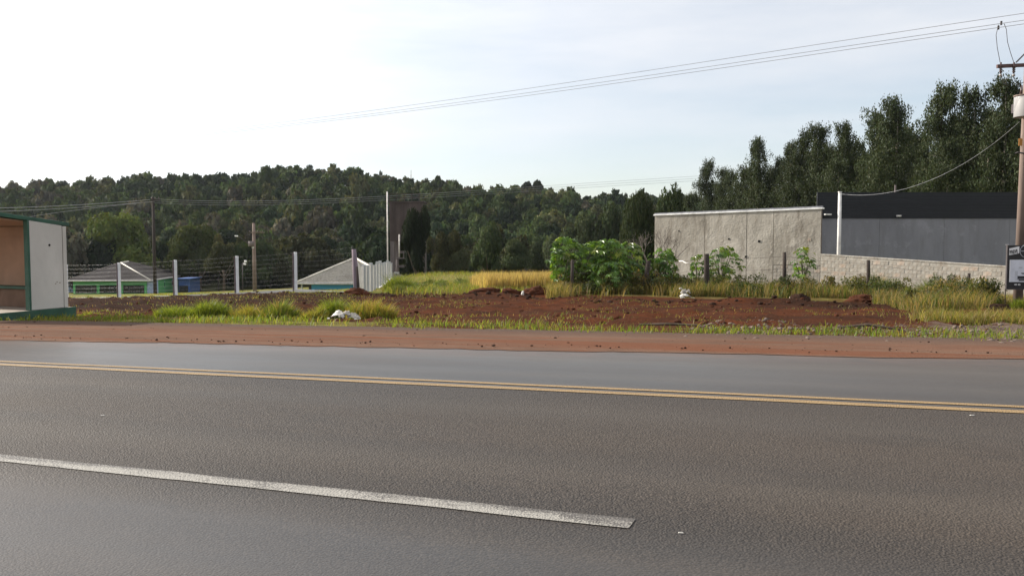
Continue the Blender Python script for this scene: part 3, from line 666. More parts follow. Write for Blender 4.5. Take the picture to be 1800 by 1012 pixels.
def block_mesh(L, H, W, mat, k):
    key = (round(L, 2), mat.name, k)
    if key not in blk_cache:
        m = MB(); m.box((0, 0, 0), (L, W, H)); me = m.mesh('block'); bm = bmesh.new(); bm.from_mesh(me)
        rr = random.Random(k)
        for v in bm.verts: v.co += Vector((rr.uniform(-.006, .006), rr.uniform(-.012, .012), rr.uniform(-.006, .006)))
        bm.to_mesh(me); bm.free(); me.materials.append(mat); blk_cache[key] = me
    return blk_cache[key]
def blocks(parent, base, dr, nrm, u0, u1, zfun, z0, rot, BL=.40, BH=.20, limit=290):
    pl = wloc(parent); n = 0; row = 0; z = z0; gap = .013
    while n < limit and row < 14:
        u = u0 - (row % 2) * BL / 2
        while u < u1 and n < limit:
            a = max(u, u0); b = min(u + BL, u1)
            if b - a > .1 and z + BH * .8 < zfun((a + b) / 2):
                zt = min(z + BH, zfun((a + b) / 2) - .01)
                o = bpy.data.objects.new('block', block_mesh(BL - gap, BH - gap, .12, M_BLOCK2 if random.random() < .12 else M_BLOCK, random.randrange(4))); COL.objects.link(o); o.parent = parent
                o.location = wp(base, dr, nrm, (a + b) / 2, random.uniform(-.026, -.016), (z + zt) / 2) - pl; o.rotation_euler = (0, 0, rot); o.scale = ((b - a - gap) / (BL - gap), 1, (zt - z - gap) / (BH - gap)); n += 1
            u += BL
        z += BH; row += 1
    return n
blocks(tall, TA, tdir, tn, cuts[3] + .02, TL, lambda u: low_top - .005, low_top - 1.4 + .0, trot)
for xq, yq, sz in ((1281, 420, .10), (1334, 424, .13), (1422.5, 421, .16), (1311, 451, .12), (1193, 406, .07)):
    u = u_at(xq); p = wp(TA, tdir, tn, u, .02, P(xq, yq, TA.y + tdir.y * u).z)
    MB().box(p, (sz, .03, sz), trot).build('putlog_hole', M_DARK if sz < .15 else M_BLOCK2, tall)
# low block wall
LB = P(1800, 524, 40.5); LT0 = P(1441, 446, 47.4).z; LT1 = P(1768, 467, 41.2).z
ldir = Vector((LB.x - TB.x, LB.y - TB.y, 0)).normalized(); ln = Vector((ldir.y, -ldir.x, 0)); lrot = math.atan2(ldir.y, ldir.x)
LL = 15.5; Lv = (P(1768, 467, 41.2).xy - TB.xy).length
def zlw(u): return LT0 + (LT1 - LT0) * u / Lv
low = thing('low_block_wall', 'low sunlit concrete block wall sloping down to the right below the grey wall', 'wall', V3(TB.x, TB.y, TB.z - .6))
wslab(MB(), TB, ldir, ln, .02, LL, -.2, .028, TB.z - 1.2, (zlw(0) - .01, zlw(LL) - .01)).build('mortar_bed', M_BLOCK, low)
nb = blocks(low, TB, ldir, ln, .02, LL, lambda u: zlw(u) - .075, LT1 - .08 - .2 * 6, lrot)
wslab(MB(), TB, ldir, ln, .0, LL, -.22, .05, (zlw(0) - .07, zlw(LL) - .07), (zlw(0), zlw(LL))).build('coping', M_BLOCK, low, .01)
# shaded grey wall with black sheeting above
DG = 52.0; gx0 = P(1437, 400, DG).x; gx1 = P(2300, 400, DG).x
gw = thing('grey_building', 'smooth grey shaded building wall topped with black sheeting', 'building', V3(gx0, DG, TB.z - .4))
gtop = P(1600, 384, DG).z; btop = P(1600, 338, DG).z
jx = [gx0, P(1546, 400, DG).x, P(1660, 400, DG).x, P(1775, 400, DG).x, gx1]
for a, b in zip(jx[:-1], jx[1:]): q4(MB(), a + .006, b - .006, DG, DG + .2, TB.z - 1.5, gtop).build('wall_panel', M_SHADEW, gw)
nrow = 9
for k in range(nrow):
    z0 = gtop + .004 + (btop - gtop) * k / nrow; z1_ = gtop + (btop - gtop) * (k + 1) / nrow
    MB().hexa([V3(gx0 - .05, DG - .04, z0), V3(gx1, DG - .04, z0), V3(gx1, DG + .1, z0), V3(gx0 - .05, DG + .1, z0)], [V3(gx0 - .05, DG - .025, z1_), V3(gx1, DG - .025, z1_), V3(gx1, DG + .1, z1_), V3(gx0 - .05, DG + .1, z1_)]).build('black_board', M_BLACK, gw)
q4(MB(), gx0 + 2.8, gx1, DG + .21, DG + 7, TB.z - 1.5, btop - .1).build('back_volume', M_BLACK, gw)
for xq, yq, wq in ((1455, 377, .38), (1580, 379.5, .2)): MB().box(P(xq, yq, DG - .2), (wq, .25, .09)).build('wall_lamp', M_FASC, gw, .01)
MB().box(P(1574, 332, DG + .1), (.08, .08, .45)).build('roof_pin', M_TLEG, gw)
M_LPOLE = simple('pale_steel_pole', (.62, .60, .57), .55, .4)
pb = wp(TB, ldir, ln, .85, -.34, 0); pb.z = zlw(.85) - 1.6
pxx = 900 + FPX * pb.x / pb.y
lp = thing('pale_pole', 'thin pale pole standing behind the low block wall carrying a wire', 'pole', pb)
ptop = P(1476.5, 338.5, pb.y)
MB().tube([pb, ptop], [.115, .085], 10).build('shaft', M_LPOLE, lp); MB().tube([ptop, ptop + V3(0, 0, .05)], .1, 10).build('cap', M_LPOLE, lp)
hz = MB(); hz.tube([P(1194, 459, 50.0), P(1200, 459, 49.5), P(1205, 462, 49.2), P(1211, 463, 49)], .035, 6); tagit(hz.build('white_hose', M_PIPE), 'short white hose sticking out beside the broad leaved bush at the tall wall', 'hose')

# ------------------------------------------------------------------ poles, transformer and sign on the right
M_CPOLE = simple('brown_concrete_pole', (.20, .15, .125), .9, .2, 0, .25, 2, .3, (1, 1, .3)); M_STEEL = simple('dark_steel', (.06, .05, .05), .6, .4, .2)
M_TRAFO = simple('grey_transformer_paint', (.31, .305, .30), .5, .4, 0, .08, 2, 0, (1, 1, .4), (.35, .30, .27)); M_CER = simple('brown_ceramic', (.07, .04, .035), .3, .5)
DP = 31.0
up_ = thing('utility_pole', 'brown concrete utility pole with transformer and crossarm at the frame edge', 'utility pole', P(1789, 540, DP))
pt = P(1811, 20, DP); pbm = P(1788.5, 545, DP)
tp = MB(); tp.tube([pbm, pt], [.165, .11], 8); tp.build('shaft', M_CPOLE, up_)
ca, cb = P(1752.5, 117, DP - .1), P(1880, 111, DP + .1)
cx = MB(); cd = (cb - ca); cx.box((ca + cb) / 2, (cd.length, .09, .12), math.atan2(cd.y, cd.x), 1.0, Matrix.Rotation(-math.asin(cd.z / cd.length), 3, 'Y')); cx.build('crossarm', simple('timber_crossarm', (.11, .07, .065), .9), up_, .008)
MB().tube([P(1786, 110, DP - .08), P(1812, 84, DP - .1)], .025, 5).build('brace', M_STEEL, up_)
for xq in (1759.5, 1782.5, 1850):
    a = P(xq, 110, DP - .12); st = MB().tube([a, a - V3(0, 0, .38)], .03, 6).build('fuse_holder', M_CER, up_)
    for k in range(4): MB().tube([a - V3(0, 0, .12 + .06 * k), a - V3(0, 0, .15 + .06 * k)], .055, 8).build('insulator_disc', M_CER, st)
    MB().tube([a - V3(0, 0, .40), a - V3(0, 0, .47)], .05, 8).build('fuse_tip', M_TRAFO, st)
tcx = P(1806.5, 188, DP - .45); th_ = P(1800, 169.5, DP).z - P(1800, 205, DP).z
tk = MB().tube([tcx - V3(0, 0, th_ / 2), tcx + V3(0, 0, th_ / 2)], .42, 24).build('transformer_tank', M_TRAFO, up_, .01)
MB().tube([tcx + V3(0, 0, th_ / 2 + .003), tcx + V3(0, 0, th_ / 2 + .05)], .44, 24).build('tank_lid', M_CPOLE, tk)
for dx in (-.27, .1, .3):
    q = tcx + V3(dx, -.05, th_ / 2 + .05)
    bu = MB().tube([q, q + V3(.02, 0, .32)], [.05, .025], 8).build('bushing', M_CER, tk)
    for k in range(4): MB().tube([q + V3(0, 0, .05 + .06 * k), q + V3(0, 0, .075 + .06 * k)], .065 - .008 * k, 8)
for k, dx in enumerate((-.04, .04, .12)): MB().box(tcx + V3(-.16 + k * .11, -.405, -.03), (.03, .02, .13)).build('plate_mark', M_STEEL, tk)
MB().box(tcx + V3(0, .43, 0), (.5, .25, .3)).build('mounting_bracket', M_STEEL, up_)
MB().tube([P(1784.5, 270, DP - .18), P(1789, 268, DP - .22), P(1800, 270, DP - .2)], .03, 5).build('cable_clamp', M_STEEL, up_)
MB().box(P(1794, 250, DP - .17), (.12, .02, .25)).build('number_plate', simple('orange_plate', (.45, .20, .05), .7), up_)
for pts in ([(1755, 44), (1751, 62), (1753, 84), (1758, 110)], [(1765, 42), (1769, 52), (1771, 74), (1776, 92), (1782, 110)], [(1760, 134), (1764, 145), (1771, 150)], [(1782, 134), (1783, 143), (1789, 147), (1800, 145)], [(1786, 148), (1790, 150), (1791, 155)]):
    MB().tube([P(x, y, DP - .15) for x, y in pts], .010, 4).build('jumper_wire', M_STEEL, up_)
for xq, yq in ((1755, 49), (1760, 41)): MB().box(P(xq, yq, DP - .15), (.05, .05, .13)).build('wire_clamp', M_STEEL, up_)

# overhead lines
M_LINE2 = simple('bright_line', (.30, .30, .31), .4, .5, .4)
M_LINE = simple('aluminium_line', (.22, .22, .23), .5, .5, .3)
def smooth_pts(pts, n=60):
    xs = np.array([p[0] for p in pts], float); q = np.linspace(0, 1, n); t = np.linspace(0, 1, len(pts)); out = []
    c = [np.polyfit(xs, [p[i] for p in pts], min(4, len(pts) - 1)) for i in (1,)]
    X = np.linspace(xs[0], xs[-1], n); return [(x, float(np.polyval(c[0], x))) for x in X]
def line3(pts, dfun, r): return [P(x, y, dfun(x)) for x, y in smooth_pts(pts)]
def dmain(x):
    k = (x - 900) / FPX; ax, ay, bx, by = 17.5, 29.0, -43., 76.
    # plan line a + u (b - a) met by the sight line
    u = (k * ay - ax) / ((bx - ax) - k * (by - ay)); return ay + u * (by - ay)
base_ = [(1960, 0), (1800, 25), (1400, 83), (1000, 146), (700, 188), (400, 227), (0, 268), (-160, 281)]
for i, (nm, offs) in enumerate((('topmost of the three thin wires high across the sky', (0,) * 8), ('middle of the three thin wires high across the sky', (13, 12, 10.5, 8, 6, 4, 2, 1)), ('lowest of the three thin wires high across the sky', (20, 18, 17, 13, 9.5, 6.5, 3, 2)))):
    wp_ = line3([(x, y + q) for (x, y), q in zip(base_, offs)], dmain, .012); wp_ = [wp_[0] + (wp_[0] - wp_[1]) * 14] + wp_ + [wp_[-1] + (wp_[-1] - wp_[-2]) * 8]
    o = MB().tube(wp_, .0085, 4).build('power_line', M_LINE); tagit(o, nm, 'wire', 'overhead wires across the sky')
o = MB().tube([P(x, y, 47.5 - (x - 1476) / 314 * 16) for x, y in smooth_pts([(1477, 341), (1530, 342), (1590, 333), (1650, 310), (1700, 284), (1750, 250), (1792, 214)], 40)], .008, 5).build('service_wire', M_LINE2); tagit(o, 'pale sagging wire from the thin pale pole up to the utility pole', 'wire')
far_ = [(-60, 373), (272, 350), (480, 352), (690, 346), (860, 332), (1050, 321), (1240, 309), (1420, 297)]
def dfar(x): return 100 + max(0, (x - 272)) * .05 if x > 272 else 100 - (272 - x) * .08
names = ('upper of the three wires from the dark pole towards the eucalyptus row', 'middle of the three wires from the dark pole towards the eucalyptus row', 'lowest of the three wires from the dark pole towards the eucalyptus row')
for i in range(3):
    pts = [(x, y + i * (3.5 if x < 1000 else 4.0)) for x, y in far_]
    o = MB().tube([P(x, y, dfar(x)) for x, y in smooth_pts(pts[1:], 50)], .017, 4).build('power_line', M_LINE if i else M_LINE2); tagit(o, names[i], 'wire', 'wires running from the dark pole')
for i, (ya, yb, nm) in enumerate(((367, 350.5, 'upper pale wire passing over the shelter roof to the dark pole'), (373.5, 354, 'lower pale wire passing over the shelter roof to the dark pole'))):
    o = MB().tube([P(x, ya + (yb - ya) * (x + 60) / 332 + 3 * math.sin((x + 60) / 332 * math.pi), dfar(x)) for x in range(-60, 273, 12)], .022, 4).build('power_line', M_LINE2); tagit(o, nm, 'wire')
o = MB().tube([P(x, 384 - 30 * ((x - 40) / 232) ** .8, 92 + (x - 40) * .034) for x in range(40, 273, 8)], .018, 4).build('drop_wire', M_LINE2); tagit(o, 'slanting drop wire rising from behind the shelter to the dark pole', 'wire')

def upole(name, label, x, yb, yt, d, r, mat):
    b = P(x, yb, d); t = P(x, yt, d); o = thing(name, label, 'utility pole', b); MB().tube([b - V3(0, 0, .5), V3(b.x, b.y, t.z)], [r, r * .72], 10).build('shaft', mat, o); return o, b, t
M_DPOLE = simple('dark_timber_pole', (.045, .036, .032), .9, .2, 0, .3, 3, .3, (1, 1, .2))
p1, b_, t_ = upole('timber_pole', 'dark timber pole rising in front of the green house', 273, 521, 346, 100, .21, M_DPOLE)
MB().box(P(273, 352, 99.7), (.9, .1, .12)).build('crossarm', M_DPOLE, p1)
for dx in (-.4, 0, .4): MB().tube([P(273, 350.5, 99.7) + V3(dx, 0, 0), P(273, 350.5, 99.7) + V3(dx, 0, .22)], .05, 6).build('insulator', M_CER, p1)
p2, b_, t_ = upole('street_light_pole', 'brown concrete pole with transformer and white street lamp by the lawn', 448, 512, 392, 108, .24, M_CPOLE)
MB().tube([P(446, 437, 108), P(436, 428, 107.6), P(422, 417, 107.2), P(417, 415, 107)], .07, 6).build('lamp_arm', M_STEEL, p2)
lh = MB(); lh.box(P(415.5, 414.8, 107), (.40, .5, .16), .3); lh.build('lamp_head', M_WHITE, p2, .05)
MB().tube([P(441.5, 424, 107.5), P(441.5, 433, 107.5)], .33, 12).build('transformer_tank', M_TLEG, p2)
MB().box(P(453, 408.5, 107.7), (1.7, .1, .12)).build('crossarm', M_CPOLE, p2)
for dx in (-9, 5, 9, 13): MB().tube([P(448 + dx, 408, 107.6), P(448 + dx, 405, 107.6)], .07, 6).build('insulator', M_TLEG, p2)
MB().box(P(444.5, 434.5, 107.6), (.22, .2, .28)).build('fuse_box', M_FASC, p2)
p3, b_, t_ = upole('lamp_standard', 'thin dark lamp standard with two small white lamps among the trees', 427, 512, 462, 112, .05, M_STEEL)
for xq, yq in ((431.5, 459), (430.5, 464)): MB().box(P(xq, yq, 111.8), (.28, .3, .24), .4).build('lamp_head', M_WHITE, p3, .05)
MB().tube([P(427, 463, 112), P(431, 461.5, 111.8)], .04, 5).build('lamp_arm', M_STEEL, p3)
ms = thing('radio_mast', 'thin radio mast standing on the wooded hilltop', 'mast', P(722.5, 330, 436))
for k in range(4): MB().tube([P(722.5, 331 - 8 * k, 436), P(722.5, 323 - 8 * k, 436)], .17, 4).build('mast_section', M_RIDGE if k % 2 else simple('mast_red', (.30, .12, .09), .7), ms)

# sign board
DS = 29.0
sg = thing('sign_board', 'black advertising board on thin legs showing a white room and large letters', 'sign', P(1768, 536, DS))
s0, s1 = P(1769.5, 506, DS).x, P(1769.5, 506, DS).x + 1.35; sz0, sz1 = P(1770, 507, DS).z, P(1770, 431, DS).z
M_SBLK = simple('black_board', (.018, .017, .019), .45, .4, 0, .1); M_SWHT = simple('white_print', (.72, .72, .72), .6, .3, 0, .05); M_SGREY = simple('grey_print', (.32, .33, .36), .6); M_SDK = simple('dark_print', (.03, .03, .035), .6)
q4(MB(), s0, s1, DS, DS + .03, sz0, sz1).build('board', M_SBLK, sg)
for a_, b_ in ((s0 - .025, s0 - .002), (s1 + .002, s1 + .025)): q4(MB(), a_, b_, DS - .02, DS + .04, sz0 - .02, sz1 + .02).build('frame_bar', M_STEEL, sg)
q4(MB(), s0 - .0, s1, DS - .02, DS + .04, sz0 - .04, sz0 - .003).build('bottom_rail', M_STEEL, sg)
for xa in (s0 - .012, s1 + .012): MB().tube([V3(xa, DS + .05, z1(xa, DS) - .3), V3(xa, DS + .05, sz1 + .02)], .014, 6).build('leg', M_STEEL, sg)
MB().tube([V3(s0 - .10, DS - .02, sz1 + .02), V3(s0 + .02, DS - .02, sz1 + .02)], .008, 5).build('peg', M_FASC, sg)
def fy(y): return P(1770, y, DS).z
def fx(x): return P(x, 470, DS).x
pl = MB(); pl.hexa([V3(fx(1773), DS - .006, fy(448.5)), V3(fx(1790.5), DS - .006, fy(445)), V3(fx(1790.5), DS - .001, fy(445)), V3(fx(1773), DS - .001, fy(448.5))],
                   [V3(fx(1773), DS - .006, fy(436.5)), V3(fx(1790.5), DS - .006, fy(433)), V3(fx(1790.5), DS - .001, fy(433)), V3(fx(1773), DS - .001, fy(436.5))]); pl.build('white_plate', M_SWHT, sg)
def text(body, loc, size, mat, parent, name='lettering', shear=0., roty=0., xs=1.0):
    c = bpy.data.curves.new(name, 'FONT'); c.body = body; c.size = size; c.extrude = .001; c.shear = shear; c.offset = .004 * size / .1
    o = bpy.data.objects.new(name, c); COL.objects.link(o); dg = bpy.context.evaluated_depsgraph_get(); dg.update()
    me = bpy.data.meshes.new_from_object(o.evaluated_get(dg)); bpy.data.objects.remove(o)
    me.materials.clear(); me.materials.append(mat); o = bpy.data.objects.new(name, me); COL.objects.link(o); o.parent = parent; o.location = Vector(loc) - wloc(parent); o.rotation_euler = (math.pi / 2, roty, 0); o.scale = (xs, 1, 1); return o
text('BREVE', V3(fx(1774.3), DS - .009, fy(446.8)), .165, M_SDK, sg, 'lettering', 0, -R(11), .58)
ci = MB(); cc_ = V3(fx(1803), DS - .006, fy(441.5)); ring = [cc_ + V3(math.cos(a) * .205, 0, math.sin(a) * .205) for a in np.linspace(0, 2 * math.pi, 33)]; ci.tube(ring, .012, 5, False); ci.build('ring_emblem', M_SGREY, sg)
q4(MB(), fx(1794), fx(1799.5), DS - .008, DS - .001, fy(442), fy(440.6)).build('emblem_bar', M_SGREY, sg)
q4(MB(), fx(1774.5), s1 - .12, DS - .006, DS - .001, fy(495.5), fy(456.5)).build('picture', simple('pale_room_print', (.58, .60, .66), .6, .3, 0, .12, 4), sg)
q4(MB(), fx(1774.5), fx(1775.8), DS - .009, DS - .0065, fy(495), fy(457)).build('picture_curtain', M_SWHT, sg)
pc = MB(); q4(pc, fx(1789), s1 - .2, DS - .010, DS - .0065, fy(490.5), fy(485)); pc.build('picture_table', M_SDK, sg)
pc = MB(); q4(pc, fx(1791), s1 - .25, DS - .010, DS - .0065, fy(493.5), fy(491)); pc.hexa([V3(fx(1796.5), DS - .010, fy(481.5)), V3(s1 - .3, DS - .010, fy(483.5)), V3(s1 - .3, DS - .0065, fy(483.5)), V3(fx(1796.5), DS - .0065, fy(481.5))], [V3(fx(1794.5), DS - .010, fy(479.5)), V3(s1 - .2, DS - .010, fy(479.5)), V3(s1 - .2, DS - .0065, fy(479.5)), V3(fx(1794.5), DS - .0065, fy(479.5))]); pc.build('picture_chairs', M_SDK, sg)
for xq in (1784.5, 1786.5, 1788.3): q4(MB(), fx(xq), fx(xq + .6), DS - .010, DS - .0065, fy(493), fy(476)).build('picture_lamp', M_SGREY, sg)
q4(MB(), fx(1791.5), fx(1797), DS - .010, DS - .0065, fy(470.8), fy(469.6)).build('picture_shelf', M_SGREY, sg)
text('40 32', V3(fx(1783.5), DS - .006, fy(501.2)), .062, M_SWHT, sg, 'phone_number', 0, 0, 1.45)

# ------------------------------------------------------------------ foliage templates
def unit(n, rng):
    v = rng.normal(size=(n, 3)); return v / np.linalg.norm(v, axis=1)[:, None]
def cards(C, nrm, L, Wd, rng, droop=0.0, up=None):
    """leaf-shaped rhombs at centres C facing nrm"""
    n = len(C); a = unit(n, rng)
    if up is not None: a = a * (1 - droop) + np.array(up)[None] * droop
    a = a - nrm * np.sum(a * nrm, 1)[:, None]; a /= np.linalg.norm(a, axis=1)[:, None] + 1e-9
    b = np.cross(nrm, a)
    L = np.broadcast_to(L, (n,))[:, None]; Wd = np.broadcast_to(Wd, (n,))[:, None]
    q = rng.uniform(-.15, .25, (n, 1))
    V = np.stack([C - a * L * .5, C + b * Wd * .5 + a * L * q * .5 - nrm * L * .08, C + a * L * .5, C - b * Wd * .5 + a * L * q * .5 - nrm * L * .08], 1).reshape(-1, 3)
    F = np.arange(4 * n).reshape(-1, 4); return V, F
ICO = {}
def ico(sub):
    if sub not in ICO:
        bm = bmesh.new(); bmesh.ops.create_icosphere(bm, subdivisions=sub, radius=1); bm.verts.ensure_lookup_table()
        ICO[sub] = (np.array([v.co[:] for v in bm.verts]), np.array([[v.index for v in f.verts] for f in bm.faces])); bm.free()
    return ICO[sub]
def lobes_dome(rng, n, flat=.75):
    """a broad crown: several overlapping lobes inside radius 1, height 0..1"""
    L = [(np.array([0, 0, .50]), np.array([.52, .52, .42]))]
    for i in range(n):
        a = rng.uniform(0, 6.283); r = rng.uniform(.2, .80); z = rng.uniform(.22, .92) - .22 * r
        s = rng.uniform(.17, .38); L.append((np.array([r * math.cos(a), r * math.sin(a), z]), np.array([s, s, s * flat])))
    L.append((np.array([rng.uniform(-.2, .2), rng.uniform(-.2, .2), .74]), np.array([.34, .34, .26])))
    return L
def crown(rng, lobes, n, size, col, colvar=.3, fill=1, aspect=.65, jit=.18, hue=.12):
    w_ = np.array([l[1].prod() ** (2 / 3) for l in lobes]); w_ /= w_.sum(); idx = rng.choice(len(lobes), n, p=w_)
    c = np.array([l[0] for l in lobes])[idx]; r = np.array([l[1] for l in lobes])[idx]
    d = unit(n, rng); d[:, 2] = np.where(d[:, 2] < -.35, -d[:, 2], d[:, 2])
    C = c + d * r * rng.uniform(.82, 1.12, (n, 1))
    nr = d / r; nr /= np.linalg.norm(nr, axis=1)[:, None]; nr = nr + rng.normal(size=(n, 3)) * .55; nr /= np.linalg.norm(nr, axis=1)[:, None]
    s = size * rng.uniform(.6, 1.35, n); V, F = cards(C, nr, s, s * aspect, rng)
    lt = rng.uniform(1 - colvar, 1 + colvar, len(lobes))[idx] * rng.uniform(.75, 1.25, n)
    K = np.array(col)[None] * lt[:, None]; K[:, 0] *= 1 + rng.uniform(-hue, hue * 1.6, n); K = np.repeat(K, 4, 0)
    Vs, Fs, Ks = [V], [F], [K]; base = len(V)
    if fill:
        iv, if_ = ico(fill)
        for (lc, lr) in lobes:
            v = lc + iv * lr * .80 * (1 + rng.uniform(-.12, .12, (len(iv), 1))); Vs.append(v)
            Fs.append(np.concatenate([if_, if_[:, 2:3]], 1) + base); base += len(v); Ks.append(np.tile(np.array(col) * .9, (len(v), 1)))
    return np.concatenate(Vs), np.concatenate(Fs), np.concatenate(Ks)
def tri_clean(V, F, K, name):
    """quads stay quads, degenerate quads become triangles"""
    me = bpy.data.meshes.new(name); isq = F[:, 3] != F[:, 2]; tot = np.where(isq, 4, 3).astype(np.int32); start = np.concatenate([[0], np.cumsum(tot)[:-1]]).astype(np.int32)
    mask = np.ones(F.shape, bool); mask[~isq, 3] = False
    me.vertices.add(len(V)); me.vertices.foreach_set('co', V.astype(np.float32).ravel()); me.loops.add(int(tot.sum())); me.loops.foreach_set('vertex_index', F[mask].astype(np.int32))
    me.polygons.add(len(F)); me.polygons.foreach_set('loop_start', start); me.polygons.foreach_set('loop_total', tot); me.update(calc_edges=True)
    a = me.color_attributes.new('col', 'FLOAT_COLOR', 'POINT'); c = np.ones((len(V), 4), np.float32); c[:, :3] = K; a.data.foreach_set('color', c.ravel()); return me

# ------------------------------------------------------------------ wooded hill
DEEP = (.020, .032, .016); MIDG = (.034, .049, .019); OLIVE = (.050, .055, .025); GREYB = (.056, .054, .040)
TPL = []
for k in range(7):
    r_ = np.random.default_rng(100 + k); TPL.append(crown(r_, lobes_dome(r_, 10 + k % 4), 330, .215, (1, 1, 1), .28, 1, .7))
TPLS = []
for k in range(5):
    r_ = np.random.default_rng(140 + k); TPLS.append(crown(r_, lobes_dome(r_, 8), 210, .26, (1, 1, 1), .28, 1, .7))
pal = np.array([DEEP, DEEP, MIDG, MIDG, OLIVE, GREYB])
rng = np.random.default_rng(77)
near_spots = []; far_spots = []
y = 172.
while y < 450:
    step = 6.6 if y < 208 else 5.3 + min(y - 172, 150) * .004
    x0, x1 = (-520 - 900) / FPX * y, (2250 - 900) / FPX * y
    for x in np.arange(x0, x1, step):
        px, py = x + rng.uniform(-.5, .5) * step, y + rng.uniform(-.5, .5) * step
        if py > 462: continue
        xi_ = 900 + FPX * px / py
        if (xi_ < -120 or xi_ > 1260) and (rng.random() < .60 or py < 212): continue
        (near_spots if py < 212 else far_spots).append((px, py))
    y += step * .92
def crown_size(px, py):
    base = (.80 if py > 212 else 1.) * rng.choice([.55, .75, .95, 1.1, 1.35]) * rng.uniform(.85, 1.15)
    return 4.3 * base, (7.2 * base * rng.uniform(.85, 1.2))
Vs, Fs, Ks = [], [], []; nb_ = 0
FS = np.array(far_spots); zf = zbase(FS[:, 0], FS[:, 1])
patch = fbm(FS[:, 0] * .018, FS[:, 1] * .018, 5, 3)
for i, (px, py) in enumerate(far_spots):
    V, F, K = (TPL if py < 285 else TPLS)[rng.integers(len(TPL if py < 285 else TPLS))]
    rr, hh = crown_size(px, py); q_ = 1 - .30 * sstep(350, 420, np.array(py)); rr *= q_; hh *= q_; a = rng.uniform(0, 6.28); ca_, sa_ = math.cos(a), math.sin(a)
    if rng.random() < .05: hh *= 1.25
    v = np.stack([(V[:, 0] * ca_ - V[:, 1] * sa_) * rr + px, (V[:, 0] * sa_ + V[:, 1] * ca_) * rr + py, V[:, 2] * hh + zf[i] + rng.uniform(.6, 3.6)], 1)
    pick = pal[min(5, int(max(0, (patch[i] - .25) * 9 + rng.uniform(-1.6, 2.2))))] * rng.uniform(.62, 1.42)
    Vs.append(v); Fs.append(F + nb_); Ks.append(K * pick); nb_ += len(v)
me = tri_clean(np.concatenate(Vs), np.concatenate(Fs), np.concatenate(Ks), 'forest')
fo = link('forest', me, M_LEAF); tagit(fo, 'dense mixed forest covering the whole hillside', 'forest', None, 'stuff')
print('forest polys', len(me.polygons), 'crowns', len(far_spots), len(near_spots))
def tpl_mesh(name, T, col): V, F, K = T; return tri_clean(V, F, K * np.array(col), name)
TPL = []
for k in range(7):
    r_ = np.random.default_rng(100 + k); TPL.append(crown(r_, lobes_dome(r_, 12 + k % 4), 1500, .135, (1, 1, 1), .28, 1, .7))
FM = [tpl_mesh('forest_tree', T, c) for T, c in zip(TPL * 2, [DEEP, MIDG, OLIVE, DEEP, MIDG, GREYB, DEEP, MIDG, OLIVE, MIDG, DEEP, DEEP, MIDG, OLIVE])]
for px, py in near_spots[:290]:
    rr, hh = crown_size(px, py); o = link('forest_tree', FM[rng.integers(len(FM))], M_LEAF); o.location = (px, py, z1(px, py) + 1.0); o.rotation_euler = (0, 0, rng.uniform(0, 6.28)); o.scale = (rr, rr, hh)
    tagit(o, 'leafy forest tree in the row along the foot of the wooded hill', 'tree', 'forest trees along the foot of the hill')

# trees with a trunk of their own
def tree(name, label, x, yb, yt, d, wpx, T, col, leafmat=M_LEAF, trunk=.14, lift=.25, group=None, bark=M_BARK, lean=0.):
    b = P(x, yb, d); b.z = min(b.z, z1(b.x, d)) ; top = P(x, yt, d).z; H = top - b.z; Wm = wpx / FPX * d / 2
    o = thing(name, label, 'tree', b, group); V, F, K = T; a = random.uniform(0, 6.28); ca_, sa_ = math.cos(a), math.sin(a)
    v = np.stack([(V[:, 0] * ca_ - V[:, 1] * sa_) * Wm + lean * V[:, 2] * H, (V[:, 0] * sa_ + V[:, 1] * ca_) * Wm, V[:, 2] * H * (1 - lift) / .95 + H * lift], 1)
    link('crown', tri_clean(v, F, K * np.array(col), 'crown'), leafmat, o)
    mb = MB(); mb.tube([b - V3(0, 0, .4), b + V3(.05, 0, H * lift), b + V3(lean * H * .5, 0, H * (lift + .35))], [trunk * 1.3, trunk, trunk * .5], 7)
    for k in range(4):
        an_ = random.uniform(0, 6.28); s = b + V3(.04, 0, H * (lift * .8 + .04 * k)); mb.tube([s, s + V3(math.cos(an_) * Wm * .3, math.sin(an_) * Wm * .3, H * .16), s + V3(math.cos(an_) * Wm * .6, math.sin(an_) * Wm * .6, H * .36)], [trunk * .6, trunk * .4, trunk * .15], 5)
    mb.build('trunk', bark, o); return o
def dense(seed, n, size, lobes=9, flat=.75): r = np.random.default_rng(seed); return crown(r, lobes_dome(r, lobes, flat), n, size, (1, 1, 1), .25, 1, .6)
def column(seed, n, size, pts):
    r = np.random.default_rng(seed); L = [(np.array([x, y, z]), np.array([a, a, b])) for x, y, z, a, b in pts]; return crown(r, L, n, size, (1, 1, 1), .25, 1, .6)
tree('round_tree', 'broad round bright topped tree behind the green house left of the dark pole', 216, 516, 384, 178, 168, dense(201, 6364, 0.071, 16), (.085, .112, .028), lift=.10, trunk=.3)
tree('round_tree', 'lower spreading tree with yellowish top to the right of the dark pole', 330, 516, 405, 170, 120, dense(202, 5630, 0.076, 14), (.078, .098, .028), lift=.22, trunk=.25)
tree('forked_tree', 'dark tree with a bare forked trunk right of the blue annex', 352, 516, 440, 166, 66, dense(203, 2692, 0.092), (.042, .052, .020), lift=.40, trunk=.26)
tree('forked_tree', 'small dark tree on two thin stems behind the third and fourth fence posts', 394, 514, 432, 160, 70, dense(204, 2692, 0.092), (.050, .056, .022), lift=.34, trunk=.2)
tree('yellowing_tree', 'yellowish tapering tree between the round trees and the street lamp', 384, 508, 418, 176, 50, column(205, 2332, 0.110, [(0, 0, .3, .8, .3), (.2, 0, .55, .6, .3), (-.1, .1, .8, .35, .22)]), (.088, .082, .030))
